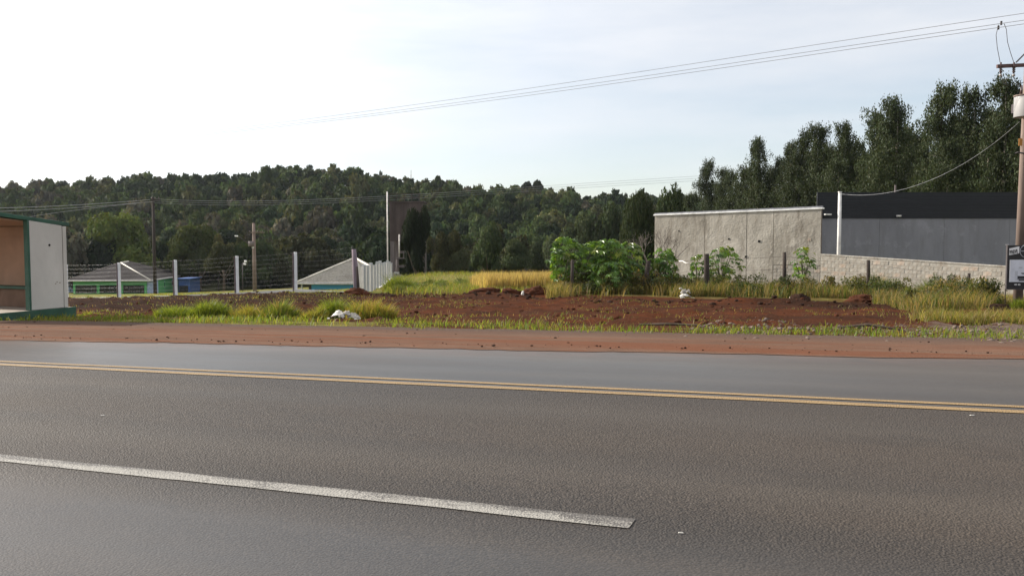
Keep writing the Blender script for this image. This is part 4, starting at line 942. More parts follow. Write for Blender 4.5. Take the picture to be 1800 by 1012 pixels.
tree('pale_tree', 'slim pale green tree behind the white street lamp', 425, 508, 420, 180, 46, column(206, 2073, 0.118, [(0, 0, .3, .8, .3), (.1, 0, .6, .6, .3), (0, .1, .83, .3, .2)]), (.066, .078, .032))
tree('pale_tree', 'pale green tree just right of the street lamp pole', 475, 508, 440, 172, 56, dense(207, 1958, 0.110), (.064, .076, .032), lift=.1)
tree('pale_tree', 'pale green bushy tree behind the fence left of the blue house', 512, 506, 452, 170, 60, dense(208, 1958, 0.110), (.058, .070, .032), lift=.1)
tree('tower_tree', 'very dark dense tree crowding the right side of the water tower', 733, 500, 374, 108, 56, dense(209, 6480, 0.076, 20), (.017, .024, .013), lift=.04, trunk=.25)
tree('tower_bush', 'small loose tree growing between the legs of the water tower', 700, 500, 410, 117, 34, column(210, 1166, 0.143, [(0, 0, .3, .7, .3), (.2, 0, .6, .7, .3), (-.1, .1, .83, .5, .2)]), (.045, .058, .022))
tree('olive_tree', 'olive brown tree standing just right of the water tower tree', 778, 503, 412, 130, 62, dense(211, 2692, 0.092), (.066, .068, .032), lift=.15)
tree('olive_tree', 'low grey green tree behind the start of the tan grass', 806, 503, 446, 112, 66, dense(212, 2448, 0.092), (.058, .066, .034), lift=.1)
tree('dark_tree', 'broad dark tree in the middle behind the tan grass', 858, 500, 406, 122, 74, dense(213, 4161, 0.084, 12), (.036, .050, .022), lift=.05)
tree('dark_tree', 'rounded dark tree behind the tan grass next to the broad dark one', 908, 500, 424, 128, 58, column(214, 3369, 0.084, [(0, 0, .3, .9, .3), (.2, 0, .55, .7, .3), (-.2, .1, .78, .5, .22)]), (.040, .054, .026))
tree('pointed_tree', 'small pointed grey green tree left of the broad leaved thicket', 942, 500, 430, 132, 36, column(215, 2073, 0.110, [(0, 0, .3, .9, .3), (0, 0, .6, .7, .3), (0, 0, .85, .35, .2)]), (.044, .058, .032))
tree('pointed_tree', 'pointed grey green tree rising over the left end of the broad leaved thicket', 972, 500, 418, 138, 44, column(216, 2073, 0.110, [(0, 0, .3, .9, .3), (.1, 0, .6, .7, .3), (0, 0, .85, .35, .2)]), (.046, .058, .034))
tree('grey_tree', 'tall greyish tree behind the middle of the broad leaved thicket', 1028, 500, 388, 150, 96, dense(217, 4406, 0.076, 12), (.046, .060, .030), lift=.05)
tree('grey_tree', 'tall dull green tree behind the right of the broad leaved thicket', 1078, 500, 366, 150, 84, dense(218, 4406, 0.076, 12), (.040, .055, .026), lift=.05)
tree('wall_tree', 'very dark tree pressed against the left end of the tall wall', 1122, 503, 352, 92, 74, column(219, 5443, 0.071, [(0, 0, .3, .9, .3), (.1, 0, .55, .85, .3), (-.1, 0, .78, .7, .24), (.3, .1, .85, .4, .16)]), (.034, .046, .020), lift=.02, trunk=.25)
tree('wall_tree', 'dark bushy tree behind the left end of the tall wall', 1172, 503, 343, 104, 80, dense(220, 4406, 0.076, 12), (.036, .050, .022), lift=.05)
# emergent trees on the skyline
def flat_top(seed, n=260): r = np.random.default_rng(seed); return crown(r, [(np.array([q * .55, r.uniform(-.4, .4), .80 + r.uniform(-.12, .08)]), np.array([.36, .36, .13])) for q in (-1, -.3, .4, 1)] + [(np.array([0, 0, .55]), np.array([.45, .45, .25])), (np.array([.2, 0, .3]), np.array([.5, .5, .3]))], n, .22, (1, 1, 1), .2, 0, .7)
for i, (x, yb, yt, wp_, lab) in enumerate(((136, 331, 319, 16, 'small flat topped tree on the far left skyline above the shelter'), (86, 333, 320, 10, 'thin skyline tree left of the flat topped one'), (158, 332, 318, 10, 'slim skyline tree between two flat topped ones'), (233, 325, 308, 26, 'airy flat topped tree poking above the skyline over the round tree'), (308, 320, 307, 20, 'faint thin tree above the skyline right of the dark pole'),
        (545, 305, 290, 16, 'spindly tree at the top of the wooded hill'), (503, 305, 294, 20, 'bushy tree at the very top of the hill left of the spindly one'), (800, 336, 322, 18, 'thin bare looking tree on the skyline right of the water tower'), (870, 340, 328, 20, 'flat topped tree on the skyline left of the dark clump'), (1136, 352, 339, 38, 'wide flat topped tree alone on the pasture skyline'), (1100, 352, 341, 14, 'thin small tree on the pasture skyline left of the wide one'), (668, 312, 302, 10, 'tiny emergent tree on the ridge left of the mast'))):
    tree('skyline_tree', lab, x, yb, yt, 438, wp_, flat_top(300 + i), (.034, .042, .026), trunk=.16, lift=.0, group='trees standing above the skyline')
tree('skyline_clump', 'dark twin crowned tree clump standing high on the skyline in the middle', 926, 344, 322, 436, 30, column(330, 900, .22, [(0, 0, .3, .95, .3), (-.2, 0, .6, .7, .3), (.1, .1, .85, .4, .16)]), (.024, .034, .020))
tree('skyline_clump', 'right half of the dark twin crowned clump high on the skyline', 944, 344, 320, 436, 26, column(331, 900, .22, [(0, 0, .3, .95, .3), (.1, 0, .6, .75, .3), (0, .1, .86, .5, .16)]), (.024, .034, .020))

# ------------------------------------------------------------------ eucalyptus row
def euc_template(seed):
    """limbs rising from the stem, each hung with drooping leaf sprays of uneven length"""
    r = np.random.default_rng(seed); Cs = []; sway = r.uniform(-.10, .10, 2)
    for i in range(78):
        z0 = .06 + .90 * (i + r.random()) / 78; a = r.uniform(0, 6.28)
        prof = min(1.0, ((1.05 - z0) / .62) ** .85) * (.62 + .38 * min(1, z0 / .35)); ln = prof * r.uniform(.35, 1.12); rise = r.uniform(.02, .12) * (1 if z0 < .9 else .5)
        for q in range(int(4 + 7 * ln)):
            f = r.uniform(.18, 1.0); rad = ln * f
            c = np.array([rad * math.cos(a) + sway[0] * z0, rad * math.sin(a) + sway[1] * z0, z0 + rise * f]) + r.normal(size=3) * np.array([.09, .09, .012])
            m = int(r.integers(38, 62)); sp = .075 * (1.1 - .5 * z0); off = r.normal(size=(m, 3)) * np.array([sp, sp, .014]); off[:, 2] -= np.abs(r.normal(size=m)) * .030
            Cs.append(c + off)
    C = np.concatenate(Cs); C[:, 2] = np.minimum(C[:, 2], 1.0 + r.uniform(-.01, .02, len(C))); return C, r, len(C)
def euc_mesh(seed, H, Wm):
    C, r, n = euc_template(seed); C = C * np.array([Wm, Wm, H])
    nr = unit(n, r); nr[:, 2] *= .4; nr /= np.linalg.norm(nr, axis=1)[:, None]
    L = r.uniform(.12, .30, n); V, F = cards(C, nr, L, L * .36, r, .72, (0, 0, -1.))
    k = r.uniform(.6, 1.4, n); K = np.array([.040, .055, .025])[None] * k[:, None]; K[:, 0] *= 1 + r.uniform(-.1, .25, n); return tri_clean(V, F, np.repeat(K, 4, 0), 'crown')
def euc_trunk(seed, H, Wm):
    r = random.Random(seed); mb = MB(); pts = [V3(r.uniform(-.1, .1) * i * .15, r.uniform(-.1, .1) * i * .15, H * f) for i, f in enumerate((-.04, .2, .45, .7, .97))]; mb.tube(pts, [.20, .17, .13, .08, .02], 7)
    for i in range(16):
        z = H * r.uniform(.15, .85); a = r.uniform(0, 6.28); l = Wm * (1 - z / H) * r.uniform(.6, 1.0); mb.tube([V3(0, 0, z), V3(math.cos(a) * l * .5, math.sin(a) * l * .5, z + l * .45), V3(math.cos(a) * l, math.sin(a) * l, z + l * .6)], [.05, .03, .012], 4)
    me = mb.mesh('trunk'); me.materials.append(M_PALEBARK); return me
EH = 17.
EM = [euc_mesh(400 + k, EH, 2.9) for k in range(6)]; ET = [euc_trunk(420 + k, EH, 2.5) for k in range(6)]
def euc(x, yt, d, k, label, group, sw=1.0):
    b = P(x, 505, d); b.z = z1(b.x, d) - .2; H = P(x, yt, d).z - b.z
    o = thing('eucalyptus_tree', label, 'tree', b, group); s = H / EH
    for nm, me_, m in (('trunk', ET[k], M_PALEBARK), ('crown', EM[k], M_EUC)):
        c = link(nm, me_, m, o); c.scale = (sw * s, sw * s, s); c.rotation_euler = (0, 0, random.uniform(0, 6.28))
front = [(1240, 278, 148, 'eucalyptus with a narrow tip at the far left end of the row', .95), (1268, 292, 143, 'short eucalyptus, second from the left end of the row', .9), (1284, 296, 138, 'short eucalyptus just left of the lone pointed one', .9), (1331, 239, 118, 'pointed eucalyptus standing alone above the middle of the tall wall', .98), (1308, 290, 124, 'low eucalyptus crown at the left foot of the lone pointed one', 1.2),
         (1386, 246, 108, 'eucalyptus with a blunt top right of the lone pointed one', 1.), (1409, 224, 106, 'left one of two close pointed eucalyptus above the right end of the tall wall', .95), (1431, 214, 102, 'right one of two close pointed eucalyptus above the right end of the tall wall', .95), (1455, 250, 100, 'lower eucalyptus between two pointed ones above the thin pale pole', 1.1), (1480, 211, 98, 'pointed eucalyptus directly above the thin pale pole', .95),
         (1534, 188, 90, 'eucalyptus rising right of the thin pale pole before the big rounded one', 1.), (1571, 166, 83, 'big round topped eucalyptus above the middle of the grey wall', 1.05), (1647, 142, 75, 'tall broad eucalyptus with airy top standing after a gap', 1.1), (1704, 147, 73, 'eucalyptus with two thin tops left of the crossarm', 1.05), (1758, 126, 69, 'tallest airy eucalyptus right behind the crossarm', 1.1), (1800, 165, 68, 'eucalyptus behind the transformer at the frame edge', 1.1)]
for i, (x, yt, d, lab, sw) in enumerate(front): euc(x, yt, d, i % 6, lab, 'eucalyptus trees in the row behind the walls', sw)
back = [(1215, 335, 152), (1258, 318, 150), (1350, 290, 120), (1370, 275, 118), (1420, 262, 112), (1450, 270, 108), (1500, 240, 104), (1512, 262, 98), (1555, 215, 96), (1600, 232, 88), (1618, 250, 86), (1672, 200, 84), (1690, 215, 80), (1735, 185, 78), (1780, 170, 76), (1590, 215, 92), (1660, 240, 72), (1730, 225, 70), (1550, 262, 84), (1470, 280, 96), (1395, 290, 104), (1320, 300, 122), (1295, 318, 130), (1615, 285, 76), (1830, 150, 70), (1870, 130, 68)]
for i, (x, yt, d) in enumerate(back): euc(x, yt, d, (i * 5 + 2) % 6, 'shaded eucalyptus crown filling in behind the front row', 'eucalyptus trees filling in behind the front row', 1.25)

# ------------------------------------------------------------------ grass and weeds
def blades(name, X, Y, Z, h, wd, col, rng, lean=.35, windx=.05):
    n = len(X); a = rng.uniform(0, 6.283, n); fa = rng.uniform(0, 6.283, n)
    side = np.stack([np.cos(fa), np.sin(fa), 0 * fa], 1) * wd[:, None] * .5; b = np.stack([X, Y, Z - .03], 1)
    l = lean * rng.uniform(.3, 1.5, n) * h; dx = np.cos(a) * l + windx * h; dy = np.sin(a) * l
    m = b + np.stack([dx * .35, dy * .35, h * .58], 1); t = b + np.stack([dx, dy, h * rng.uniform(.8, 1.0, n)], 1)
    V = np.stack([b - side, b + side, m + side * .8, m - side * .8, t], 1).reshape(-1, 3)
    k = np.arange(n) * 5; F = np.concatenate([np.stack([k, k + 1, k + 2, k + 3], 1), np.stack([k + 3, k + 2, k + 4, k + 4], 1)])
    K = np.repeat(col, 5, 0); return V, F, K
GREENS = np.array([(.13, .175, .028), (.17, .20, .036), (.095, .145, .024)]); YELL = np.array([(.19, .17, .048), (.22, .18, .06), (.165, .15, .042)]); TAN = np.array([(.27, .195, .088), (.22, .15, .068), (.31, .235, .115)]); DUSK = np.array([(.08, .11, .030), (.11, .125, .035), (.065, .095, .026)])
def mixcol(rng, n, sets, wts):
    P_ = np.concatenate(sets); w_ = np.concatenate([np.full(len(s), q / len(s)) for s, q in zip(sets, wts)]); w_ /= w_.sum()
    return P_[rng.choice(len(P_), n, p=w_)] * rng.uniform(.75, 1.25, (n, 1))
def field(name, label, n, xr, dr, h, wd, sets, wts, seed, dens=None, lean=.35, hvar=None, loc='px'):
    rng = np.random.default_rng(seed)
    if loc == 'px': d = rng.uniform(*dr, n); x = rng.uniform(*xr, n); X = (x - 900) / FPX * d; Y = d
    else: s = rng.uniform(*xr, n); t = rng.uniform(*dr, n); X, Y = st2xy(s, t)
    if dens is not None: k = dens(X, Y, rng) > rng.random(n); X, Y = X[k], Y[k]
    n = len(X); hh = rng.uniform(*h, n)
    if hvar is not None: hh = hh * hvar(X, Y)
    V, F, K = blades(name, X, Y, zg(X, Y), hh, rng.uniform(*wd, n), mixcol(rng, n, sets, wts), rng, lean)
    o = link(name, tri_clean(V, F, K, name), M_GRASS); return tagit(o, label, 'grass', None, 'stuff')
def clump(sc_, thr, seed, soft=.08): return lambda X, Y, r: sstep(thr - soft, thr + soft, fbm(X * sc_, Y * sc_, seed, 3))
def both(*fs):
    def g(X, Y, r):
        k = 1
        for f in fs: k = k * f(X, Y, r)
        return k
    return g
def tlim(lo, hi, wob=.5, seed=3):
    def g(X, Y, r):
        s, t = xy2st(X, Y); q = wob * (fbm(s * .7, s * 0, seed, 4) - .5) * 2; return ((t > lo + q) & (t < hi + q)).astype(float)
    return g
field('verge_grass', 'short bright green grass along the edge of the dirt shoulder', 42000, (-40, 4), (13.2, 15.6), (.06, .20), (.010, .022), (GREENS, YELL), (.7, .3), 1, both(tlim(13.75, 15.3, .45), lambda X, Y, r: (.12 + .88 * sstep(.42, .56, fbm(X * .9, Y * .9, 7, 3))) * (1 - .6 * sstep(-11, -6, xy2st(X, Y)[0]))), .5, None, 'st')
field('verge_grass', 'thinner patchy grass along the right half of the shoulder', 6000, (-6, 4), (13.6, 16.2), (.04, .13), (.010, .020), (GREENS, YELL, DUSK), (.5, .35, .15), 2, both(tlim(13.9, 15.6, .5, 6), clump(.8, .56, 17)), .5, None, 'st')
field('lot_grass', 'scattered low grass patches on the bare red soil', 36000, (-42, 12), (15.5, 36), (.04, .16), (.010, .022), (GREENS, YELL, TAN), (.45, .35, .2), 3, both(clump(.33, .57, 23, .04), clump(1.2, .42, 24, .2)), .6, None, 'st')
field('lot_weeds', 'sparse dry stalks strewn over the bare red soil', 1100, (-42, 12), (15.5, 37), (.05, .18), (.007, .014), (TAN, YELL), (.7, .3), 4, None, .9, None, 'st')
field('meadow_grass', 'yellow green grass behind the heaped soil in the middle', 30000, (672, 1010), (41.5, 112), (.14, .42), (.016, .035), (GREENS, YELL), (.4, .6), 5, None, .45, lambda X, Y: .4 + 1.2 * fbm(X * .35, Y * .35, 9, 3))
field('meadow_grass', 'thin green grass on the bank just behind the wire fence sill', 6000, (500, 640), (43, 48), (.04, .10), (.014, .03), (GREENS, YELL), (.5, .5), 15, None, .45)
field('lawn_grass', 'mown yellow green lawn in front of the houses', 18000, (95, 700), (50, 110), (.05, .14), (.03, .07), (GREENS, YELL), (.4, .6), 25, lambda X, Y, r: (np.abs(X + 72) > 7).astype(float), .5)
field('dry_grass', 'stand of tall tan dry grass in the middle behind the soil heaps', 30000, (822, 1000), (46, 68), (.7, 1.2), (.016, .034), (TAN * 1.35, YELL), (.88, .12), 6, lambda X, Y, r: sstep(0, 22, (900 + FPX * X / Y) - 822 - (66 - Y) * .9), .18, lambda X, Y: .75 + .5 * fbm(X * .3, Y * .3, 10, 3))
field('dry_grass', 'tufted tan grass verge in front of the broad leaved thicket', 6500, (960, 1240), (39.2, 42), (.25, .8), (.012, .028), (TAN, YELL, DUSK), (.5, .25, .25), 7, clump(.6, .42, 31, .12), .4)
field('wall_weeds', 'mixed dry and green weeds along the foot of the walls', 17000, (1180, 1560), (39.6, 44.5), (.25, .85), (.012, .030), (TAN, YELL, DUSK, GREENS), (.44, .10, .38, .08), 8, lambda X, Y, r: .30 + .7 * sstep(.40, .60, fbm(X * .55, Y * .55, 33, 3)), .35, lambda X, Y: .45 + 1.1 * fbm(X * .45, Y * .45, 34, 3))
def rightw(X, Y, r):
    px = 900 + FPX * X / Y; lo = 30.5 + np.clip((1600 - px) * .10, -1, 9); hi = np.where(px > 1600, 38 - np.clip((px - 1640) * .06, 0, 6), 42)
    return ((Y > lo - 3 * fbm(X * .5, Y * .5, 36, 3)) & (Y < hi)).astype(float) * (.45 + .55 * sstep(.35, .55, fbm(X * .6, Y * .6, 35, 3)))
field('tall_weeds', 'tall yellowing weeds in front of the low block wall on the right', 21000, (1535, 1750), (24, 42), (.28, .85), (.011, .026), (YELL, TAN, DUSK, GREENS), (.14, .46, .32, .08), 9, rightw, .55, lambda X, Y: .45 + 1.0 * fbm(X * .5, Y * .5, 37, 3))
field('roadside_grass', 'dry yellow roadside grass at the right behind the gravel', 15000, (1560, 1830), (16.5, 21.5), (.10, .38), (.008, .018), (YELL, TAN, GREENS), (.55, .3, .15), 10, both(lambda X, Y, r: sstep(1590, 1660, 900 + FPX * X / Y + 30 * (fbm(X, Y, 3, 2) - .5) * 2) * (1 - sstep(19.2, 20.4, Y + 1.0 * (fbm(X * .8, Y * .8, 39, 3) - .5))), clump(.9, .40, 38, .15)), .5)
field('wall_weeds', 'reddish dry weeds at the foot of the low wall under the sign', 7000, (1690, 1840), (30, 40), (.12, .45), (.012, .026), (TAN, YELL, GREENS), (.55, .3, .15), 12, clump(.6, .45, 40, .15), .5)
field('bank_weeds', 'weeds and litter on the dark earth bank below the wire fence', 2600, (118, 640), (31, 43), (.05, .18), (.010, .024), (TAN, DUSK, GREENS), (.45, .3, .25), 13, clump(.5, .56, 41, .08), .6)
# grass tufts one can count
def tuft(name, label, x, d, wpx, hpx, sets, wts, seed, n=900, cat='grass tuft', lean=.55):
    g = G(x, d); rng = np.random.default_rng(seed); W_ = 1.15 * wpx / FPX * d / 2; n = int(n * 1.3); H_ = hpx / FPX * d
    a = rng.uniform(0, 6.283, n); r = np.sqrt(rng.random(n)) * W_ * .8; X = g.x + r * np.cos(a); Y = g.y + r * np.sin(a) * .7
    hh = 1.08 * H_ * (1 - .5 * (r / (W_ * .8)) ** 2) * rng.uniform(.55, 1.15, n) * (.6 + .8 * fbm(X * 4, Y * 4, seed, 2))
    V, F, K = blades(name, X, Y, zg(X, Y), hh, rng.uniform(.008, .022, n), mixcol(rng, n, sets, wts) * np.array([1.25, 1.2, 1.0]), rng, lean)
    V = V - np.array(g); o = link(name, tri_clean(V, F, K, name), M_GRASS); o.location = g; return tagit(o, label, cat)
tuft('grass_tuft', 'bright green grass tuft nearest the bus shelter', 308, 22.3, 82, 29, (GREENS, DUSK), (.8, .2), 51, 1100)
tuft('grass_tuft', 'full bright green tuft, second along from the bus shelter', 370, 21.7, 84, 33, (GREENS, DUSK), (.75, .25), 52, 1300)
tuft('grass_tuft', 'yellowish tuft with spiky blades between two green tufts', 437, 21.3, 62, 32, (YELL, GREENS), (.75, .25), 53, 800)
tuft('grass_tuft', 'wide olive green tuft right of the spiky yellowish one', 492, 21.2, 92, 36, (DUSK, GREENS, TAN), (.5, .35, .15), 54, 1300)
tuft('grass_tuft', 'yellow green tuft just left of the crumpled white sack', 552, 20.8, 56, 28, (YELL, GREENS), (.6, .4), 55, 700)
tuft('grass_tuft', 'green tuft standing right behind the crumpled white sack', 588, 21.4, 66, 36, (GREENS, DUSK), (.7, .3), 56, 900)
tuft('grass_tuft', 'broad yellowish tuft to the right of the crumpled white sack', 652, 20.7, 98, 39, (YELL, GREENS, TAN), (.55, .25, .2), 57, 1500)
tuft('grass_tuft', 'low yellow tuft at the foot of the concrete fence by the shelter', 150, 24.0, 46, 14, (GREENS, YELL), (.6, .4), 58, 300)
tuft('fence_bush', 'small leafy green bush at the end of the mesh fence', 700, 47.0, 56, 34, (DUSK, GREENS), (.7, .3), 59, 900, 'bush', .7)
tuft('fence_bush', 'low dark green bush in front of the mesh fence base', 697, 43.5, 26, 22, (DUSK,), (1,), 60, 500, 'bush', .7)
tuft('weed_bush', 'rounded grey green bush among the tall weeds near the low wall', 1641, 35.0, 62, 46, (DUSK, GREENS), (.8, .2), 61, 1700, 'bush', .6)
tuft('weed_bush', 'dull green bush right of the rounded one among the tall weeds', 1690, 33.0, 80, 40, (DUSK, YELL), (.75, .25), 62, 1700, 'bush', .6)
tuft('weed_bush', 'small dark green bush at the end of the tall weeds beside the soil heap', 1732, 30.0, 50, 28, (DUSK, GREENS), (.8, .2), 63, 900, 'bush', .6)
tuft('weed_bush', 'leafy green bush under the sign board', 1795, 28.4, 40, 20, (GREENS, DUSK), (.6, .4), 64, 600, 'bush', .7)
tuft('weed_bush', 'dark green bush among the weeds by the block wall', 1545, 41.0, 56, 46, (DUSK, TAN), (.8, .2), 65, 1200, 'bush', .5)

# leafy undergrowth: low weeds with real leaves mixed into the grass
def undergrowth(name, label, spots, cols, seed, n=420, leaf=.10):
    rng = np.random.default_rng(seed); Vs, Fs, Ks = [], [], []; b = 0
    for (x, d, r_, h_) in spots:
        g = G(x, d); L = [(np.array([rng.uniform(-.5, .5), rng.uniform(-.5, .5), rng.uniform(.15, .75)]), np.array([q, q, q * .9])) for q in rng.uniform(.25, .5, 6)]
        V, F, K = crown(rng, L, int(n * max(.5, r_)), leaf / max(r_, .3), cols[rng.integers(len(cols))], .35, 0, .45, .2)
        V = V * np.array([r_, r_, h_]) + np.array(g); V[:, 2] = np.maximum(V[:, 2], g.z); Vs.append(V); Fs.append(F + b); Ks.append(K); b += len(V)
    o = link(name, tri_clean(np.concatenate(Vs), np.concatenate(Fs), np.concatenate(Ks), name), M_GRASS); return tagit(o, label, 'undergrowth', None, 'stuff')
_r = random.Random(91)
UC = [(.055, .075, .022), (.075, .085, .026), (.10, .095, .032), (.15, .12, .05), (.05, .065, .028)]
undergrowth('undergrowth', 'tangled low weeds under the broad leaved thicket', [(_r.uniform(985, 1190), _r.uniform(40.6, 43.5), _r.uniform(.5, .9), _r.uniform(.5, 1.15)) for _ in range(46)], UC, 1)
undergrowth('undergrowth', 'tangled low weeds along the foot of the tall wall', [(_r.uniform(1190, 1545), _r.uniform(40.8, 44.0), _r.uniform(.4, .9), _r.uniform(.35, 1.0)) for _ in range(62)], UC, 2)
def _rs():
    x = _r.uniform(1545, 1745); lo = 31 + max(-1, min(7, (1600 - x) * .1)); return (x, _r.uniform(lo, max(lo + 1, 38 - max(0, (x - 1640) * .07))), _r.uniform(.35, .85), _r.uniform(.35, 1.05))
undergrowth('undergrowth', 'tangled leafy weeds in front of the low block wall', [_rs() for _ in range(64)], UC, 3, 520, .085)
undergrowth('undergrowth', 'small leafy weeds on the meadow by the mesh fence', [(_r.uniform(690, 830), _r.uniform(44, 70), _r.uniform(.3, .8), _r.uniform(.2, .6)) for _ in range(26)], [(.09, .13, .03), (.12, .14, .035), (.07, .10, .028)], 4)

# ------------------------------------------------------------------ broad leaved (castor) plants
def castor_leaf(seed, shade):
    r = random.Random(seed); bm = bmesh.new(); c = bm.verts.new((0, 0, .02)); n = 8; ring = []
    for i in range(n):
        a = -2.5 + 5.0 * i / (n - 1); L = (1.0 - .28 * abs(i - 3.5) / 3.5) * r.uniform(.9, 1.08)
        ring.append((bm.verts.new((math.cos(a) * L, math.sin(a) * L, -.22 * L)), a))
    inner = []
    for i in range(n - 1):
        a = (ring[i][1] + ring[i + 1][1]) / 2; inner.append(bm.verts.new((math.cos(a) * .46, math.sin(a) * .46, .06)))
    e0_ = bm.verts.new((math.cos(-2.8) * .3, math.sin(-2.8) * .3, .02)); e1_ = bm.verts.new((math.cos(2.8) * .3, math.sin(2.8) * .3, .02))
    seq = [e0_] + inner + [e1_]
    for i in range(n): bm.faces.new((c, seq[i], ring[i][0], seq[i + 1]))
    me = bpy.data.meshes.new('leaf'); bm.to_mesh(me); bm.free(); me.materials.append(M_CASTOR)
    at = me.color_attributes.new('col', 'FLOAT_COLOR', 'POINT'); k = np.ones((len(me.vertices), 4), np.float32); k[:, :3] = shade; at.data.foreach_set('color', k.ravel()); return me
CL = [castor_leaf(k, c) for k, c in enumerate(((.11, .20, .026), (.075, .155, .024), (.14, .23, .034), (.08, .15, .034), (.18, .215, .04)))]
def castor(label, x, d, yt, wpx, nleaf, seed, name='castor_bush', lowz=.22):
    g = G(x, d); r = random.Random(seed); H = P(x, yt, d).z - g.z; Wm = wpx / FPX * d / 2
    o = thing(name, label, 'bush', g, None); mb = MB(); mb.tube([g - V3(0, 0, .2), g + V3(r.uniform(-.1, .1), 0, H * .4)], [.05, .035], 6)
    tips = []
    for k in range(7):
        a = k * .9 + r.uniform(-.3, .3); f = r.uniform(.35, .85); t = g + V3(math.cos(a) * Wm * f, math.sin(a) * Wm * f * .8, H * r.uniform(.55, .88)); tips.append(t)
        mb.tube([g + V3(0, 0, H * r.uniform(.1, .35)), g.lerp(t, .6) + V3(0, 0, H * .12), t], [.032, .022, .010], 5)
    nleaf = int(nleaf * .8)
    for k in range(nleaf):
        a = r.uniform(0, 6.283); f = math.sqrt(r.random()); zz_ = lowz + (1 - lowz) * r.random() ** .8
        env = math.sqrt(max(.05, 1 - ((zz_ - .55) / .52) ** 2)) * (.8 + .2 * math.sin(3 * a + seed)); f = (.45 + .55 * f) * env
        p = V3(math.cos(a) * Wm * f, math.sin(a) * Wm * f, H * zz_ * (1 - .06 * r.random()))
        lf = bpy.data.objects.new('leaf', CL[min(4, int(r.random() ** 1.1 * 4.6))]); COL.objects.link(lf); lf.parent = o; lf.location = p
        sz = r.uniform(.15, .33) * (1.0 if nleaf > 60 else .9); lf.scale = (sz, sz, sz)
        tilt = r.uniform(.25, 1.15); lf.rotation_euler = Euler((0, tilt, a + r.uniform(-.9, .9)), 'XYZ')
        if k % 4 == 0: mb.tube([g + V3(p.x * .25, p.y * .25, p.z * .7), g + p], .007, 3)
    mb.build('stem', simple('castor_stem', (.10, .10, .05), .7), o); return o
castor('leftmost big bright green bush of the broad leaved thicket', 992, 42.5, 417, 76, 190, 71)
castor('second bush from the left in the broad leaved thicket', 1040, 43.0, 424, 66, 170, 72)
castor('third bush from the left in the broad leaved thicket, tallest in the middle', 1072, 42.4, 420, 66, 180, 73)
castor('fourth bush of the broad leaved thicket, around the leaning post', 1108, 43.0, 425, 64, 170, 74)
castor('rightmost darker bush of the broad leaved thicket by the tall wall', 1164, 43.2, 437, 66, 170, 75)
castor('low broad leaved bush under the middle of the thicket', 1070, 41.6, 458, 110, 130, 76, lowz=.1)
castor('broad leaved bush behind the thick dark fence post', 1268, 44.6, 434, 74, 120, 77, lowz=.3)
castor('smaller broad leaved bush just left of the thick dark fence post', 1226, 44.4, 448, 38, 50, 78, lowz=.3)
castor('young slender broad leaved plant beside the second dark fence post', 1412, 43.4, 432, 46, 58, 79, lowz=.3)
# bare shrub
bs = thing('bare_shrub', 'leafless twiggy shrub in front of the left end of the tall wall', 'shrub', G(1152, 44.6)); r = random.Random(5); mb = MB()
def twig(p, d, L, rad, lev):
    q = p + d * L; mb.tube([p, p.lerp(q, .5) + V3(r.uniform(-1, 1), r.uniform(-1, 1), r.uniform(-1, 1)) * L * .06, q], [rad, rad * .85, rad * .65], 4 if lev < 2 else 3, False)
    if lev >= 6: return
    for k in range(2 if r.random() < .75 else 3):
        dd = (d + V3(r.uniform(-1, 1), r.uniform(-1, 1), r.uniform(-.35, .75)) * .72).normalized(); twig(q, dd, L * r.uniform(.62, .9), rad * .66, lev + 1)
g = G(1152, 44.6); mb.tube([g - V3(0, 0, .2), g + V3(-.05, 0, .9)], [.10, .075], 7)
for dd in (V3(-.5, .1, .85), V3(.45, -.1, .9), V3(.05, .2, 1), V3(.8, 0, .55), V3(-.75, -.1, .6)): twig(g + V3(-.04, 0, .85), dd.normalized(), .72, .045, 1)
mb.build('branches', simple('grey_twigs', (.15, .125, .105), .9), bs)

# ------------------------------------------------------------------ wooden post fence on the right
wf = thing('post_fence', 'old wire fence on dark rough wooden posts in front of the walls', 'fence', G(1240, 41.0))
pp = []
for x, yb, yt, d, r_, ln_ in ((1004, 509, 456, 41.2, .085, .03), (1130, 509, 458, 41.2, .13, .16), (1241, 517, 446, 41.0, .14, 0), (1377.5, 516, 443, 41.4, .10, 0), (1525, 520, 457, 41.0, .095, 0), (1700, 520, 480, 38.0, .07, .05)):
    b = P(x, yb, d); b.z = z1(b.x, d); t = P(x, yt, d); t = V3(b.x + ln_ * (t.z - b.z), b.y, t.z); pp.append((b, t))
    MB().tube([b - V3(0, 0, .3), b.lerp(t, .5) + V3(.02, 0, 0), t], [r_, r_ * .95, r_ * .85], 7).build('post', M_WOOD, wf)
for f in (.35, .62, .9):
    pts = []
    for (b, t), (b2, t2) in zip(pp[:-1], pp[1:]):
        for q in range(5): pts.append(b.lerp(t, f).lerp(b2.lerp(t2, f), q / 5) + V3(0, -.1, -.05 * math.sin(math.pi * q / 5)))
    MB().tube(pts, .006, 3).build('wire', M_DKBROWN, wf)
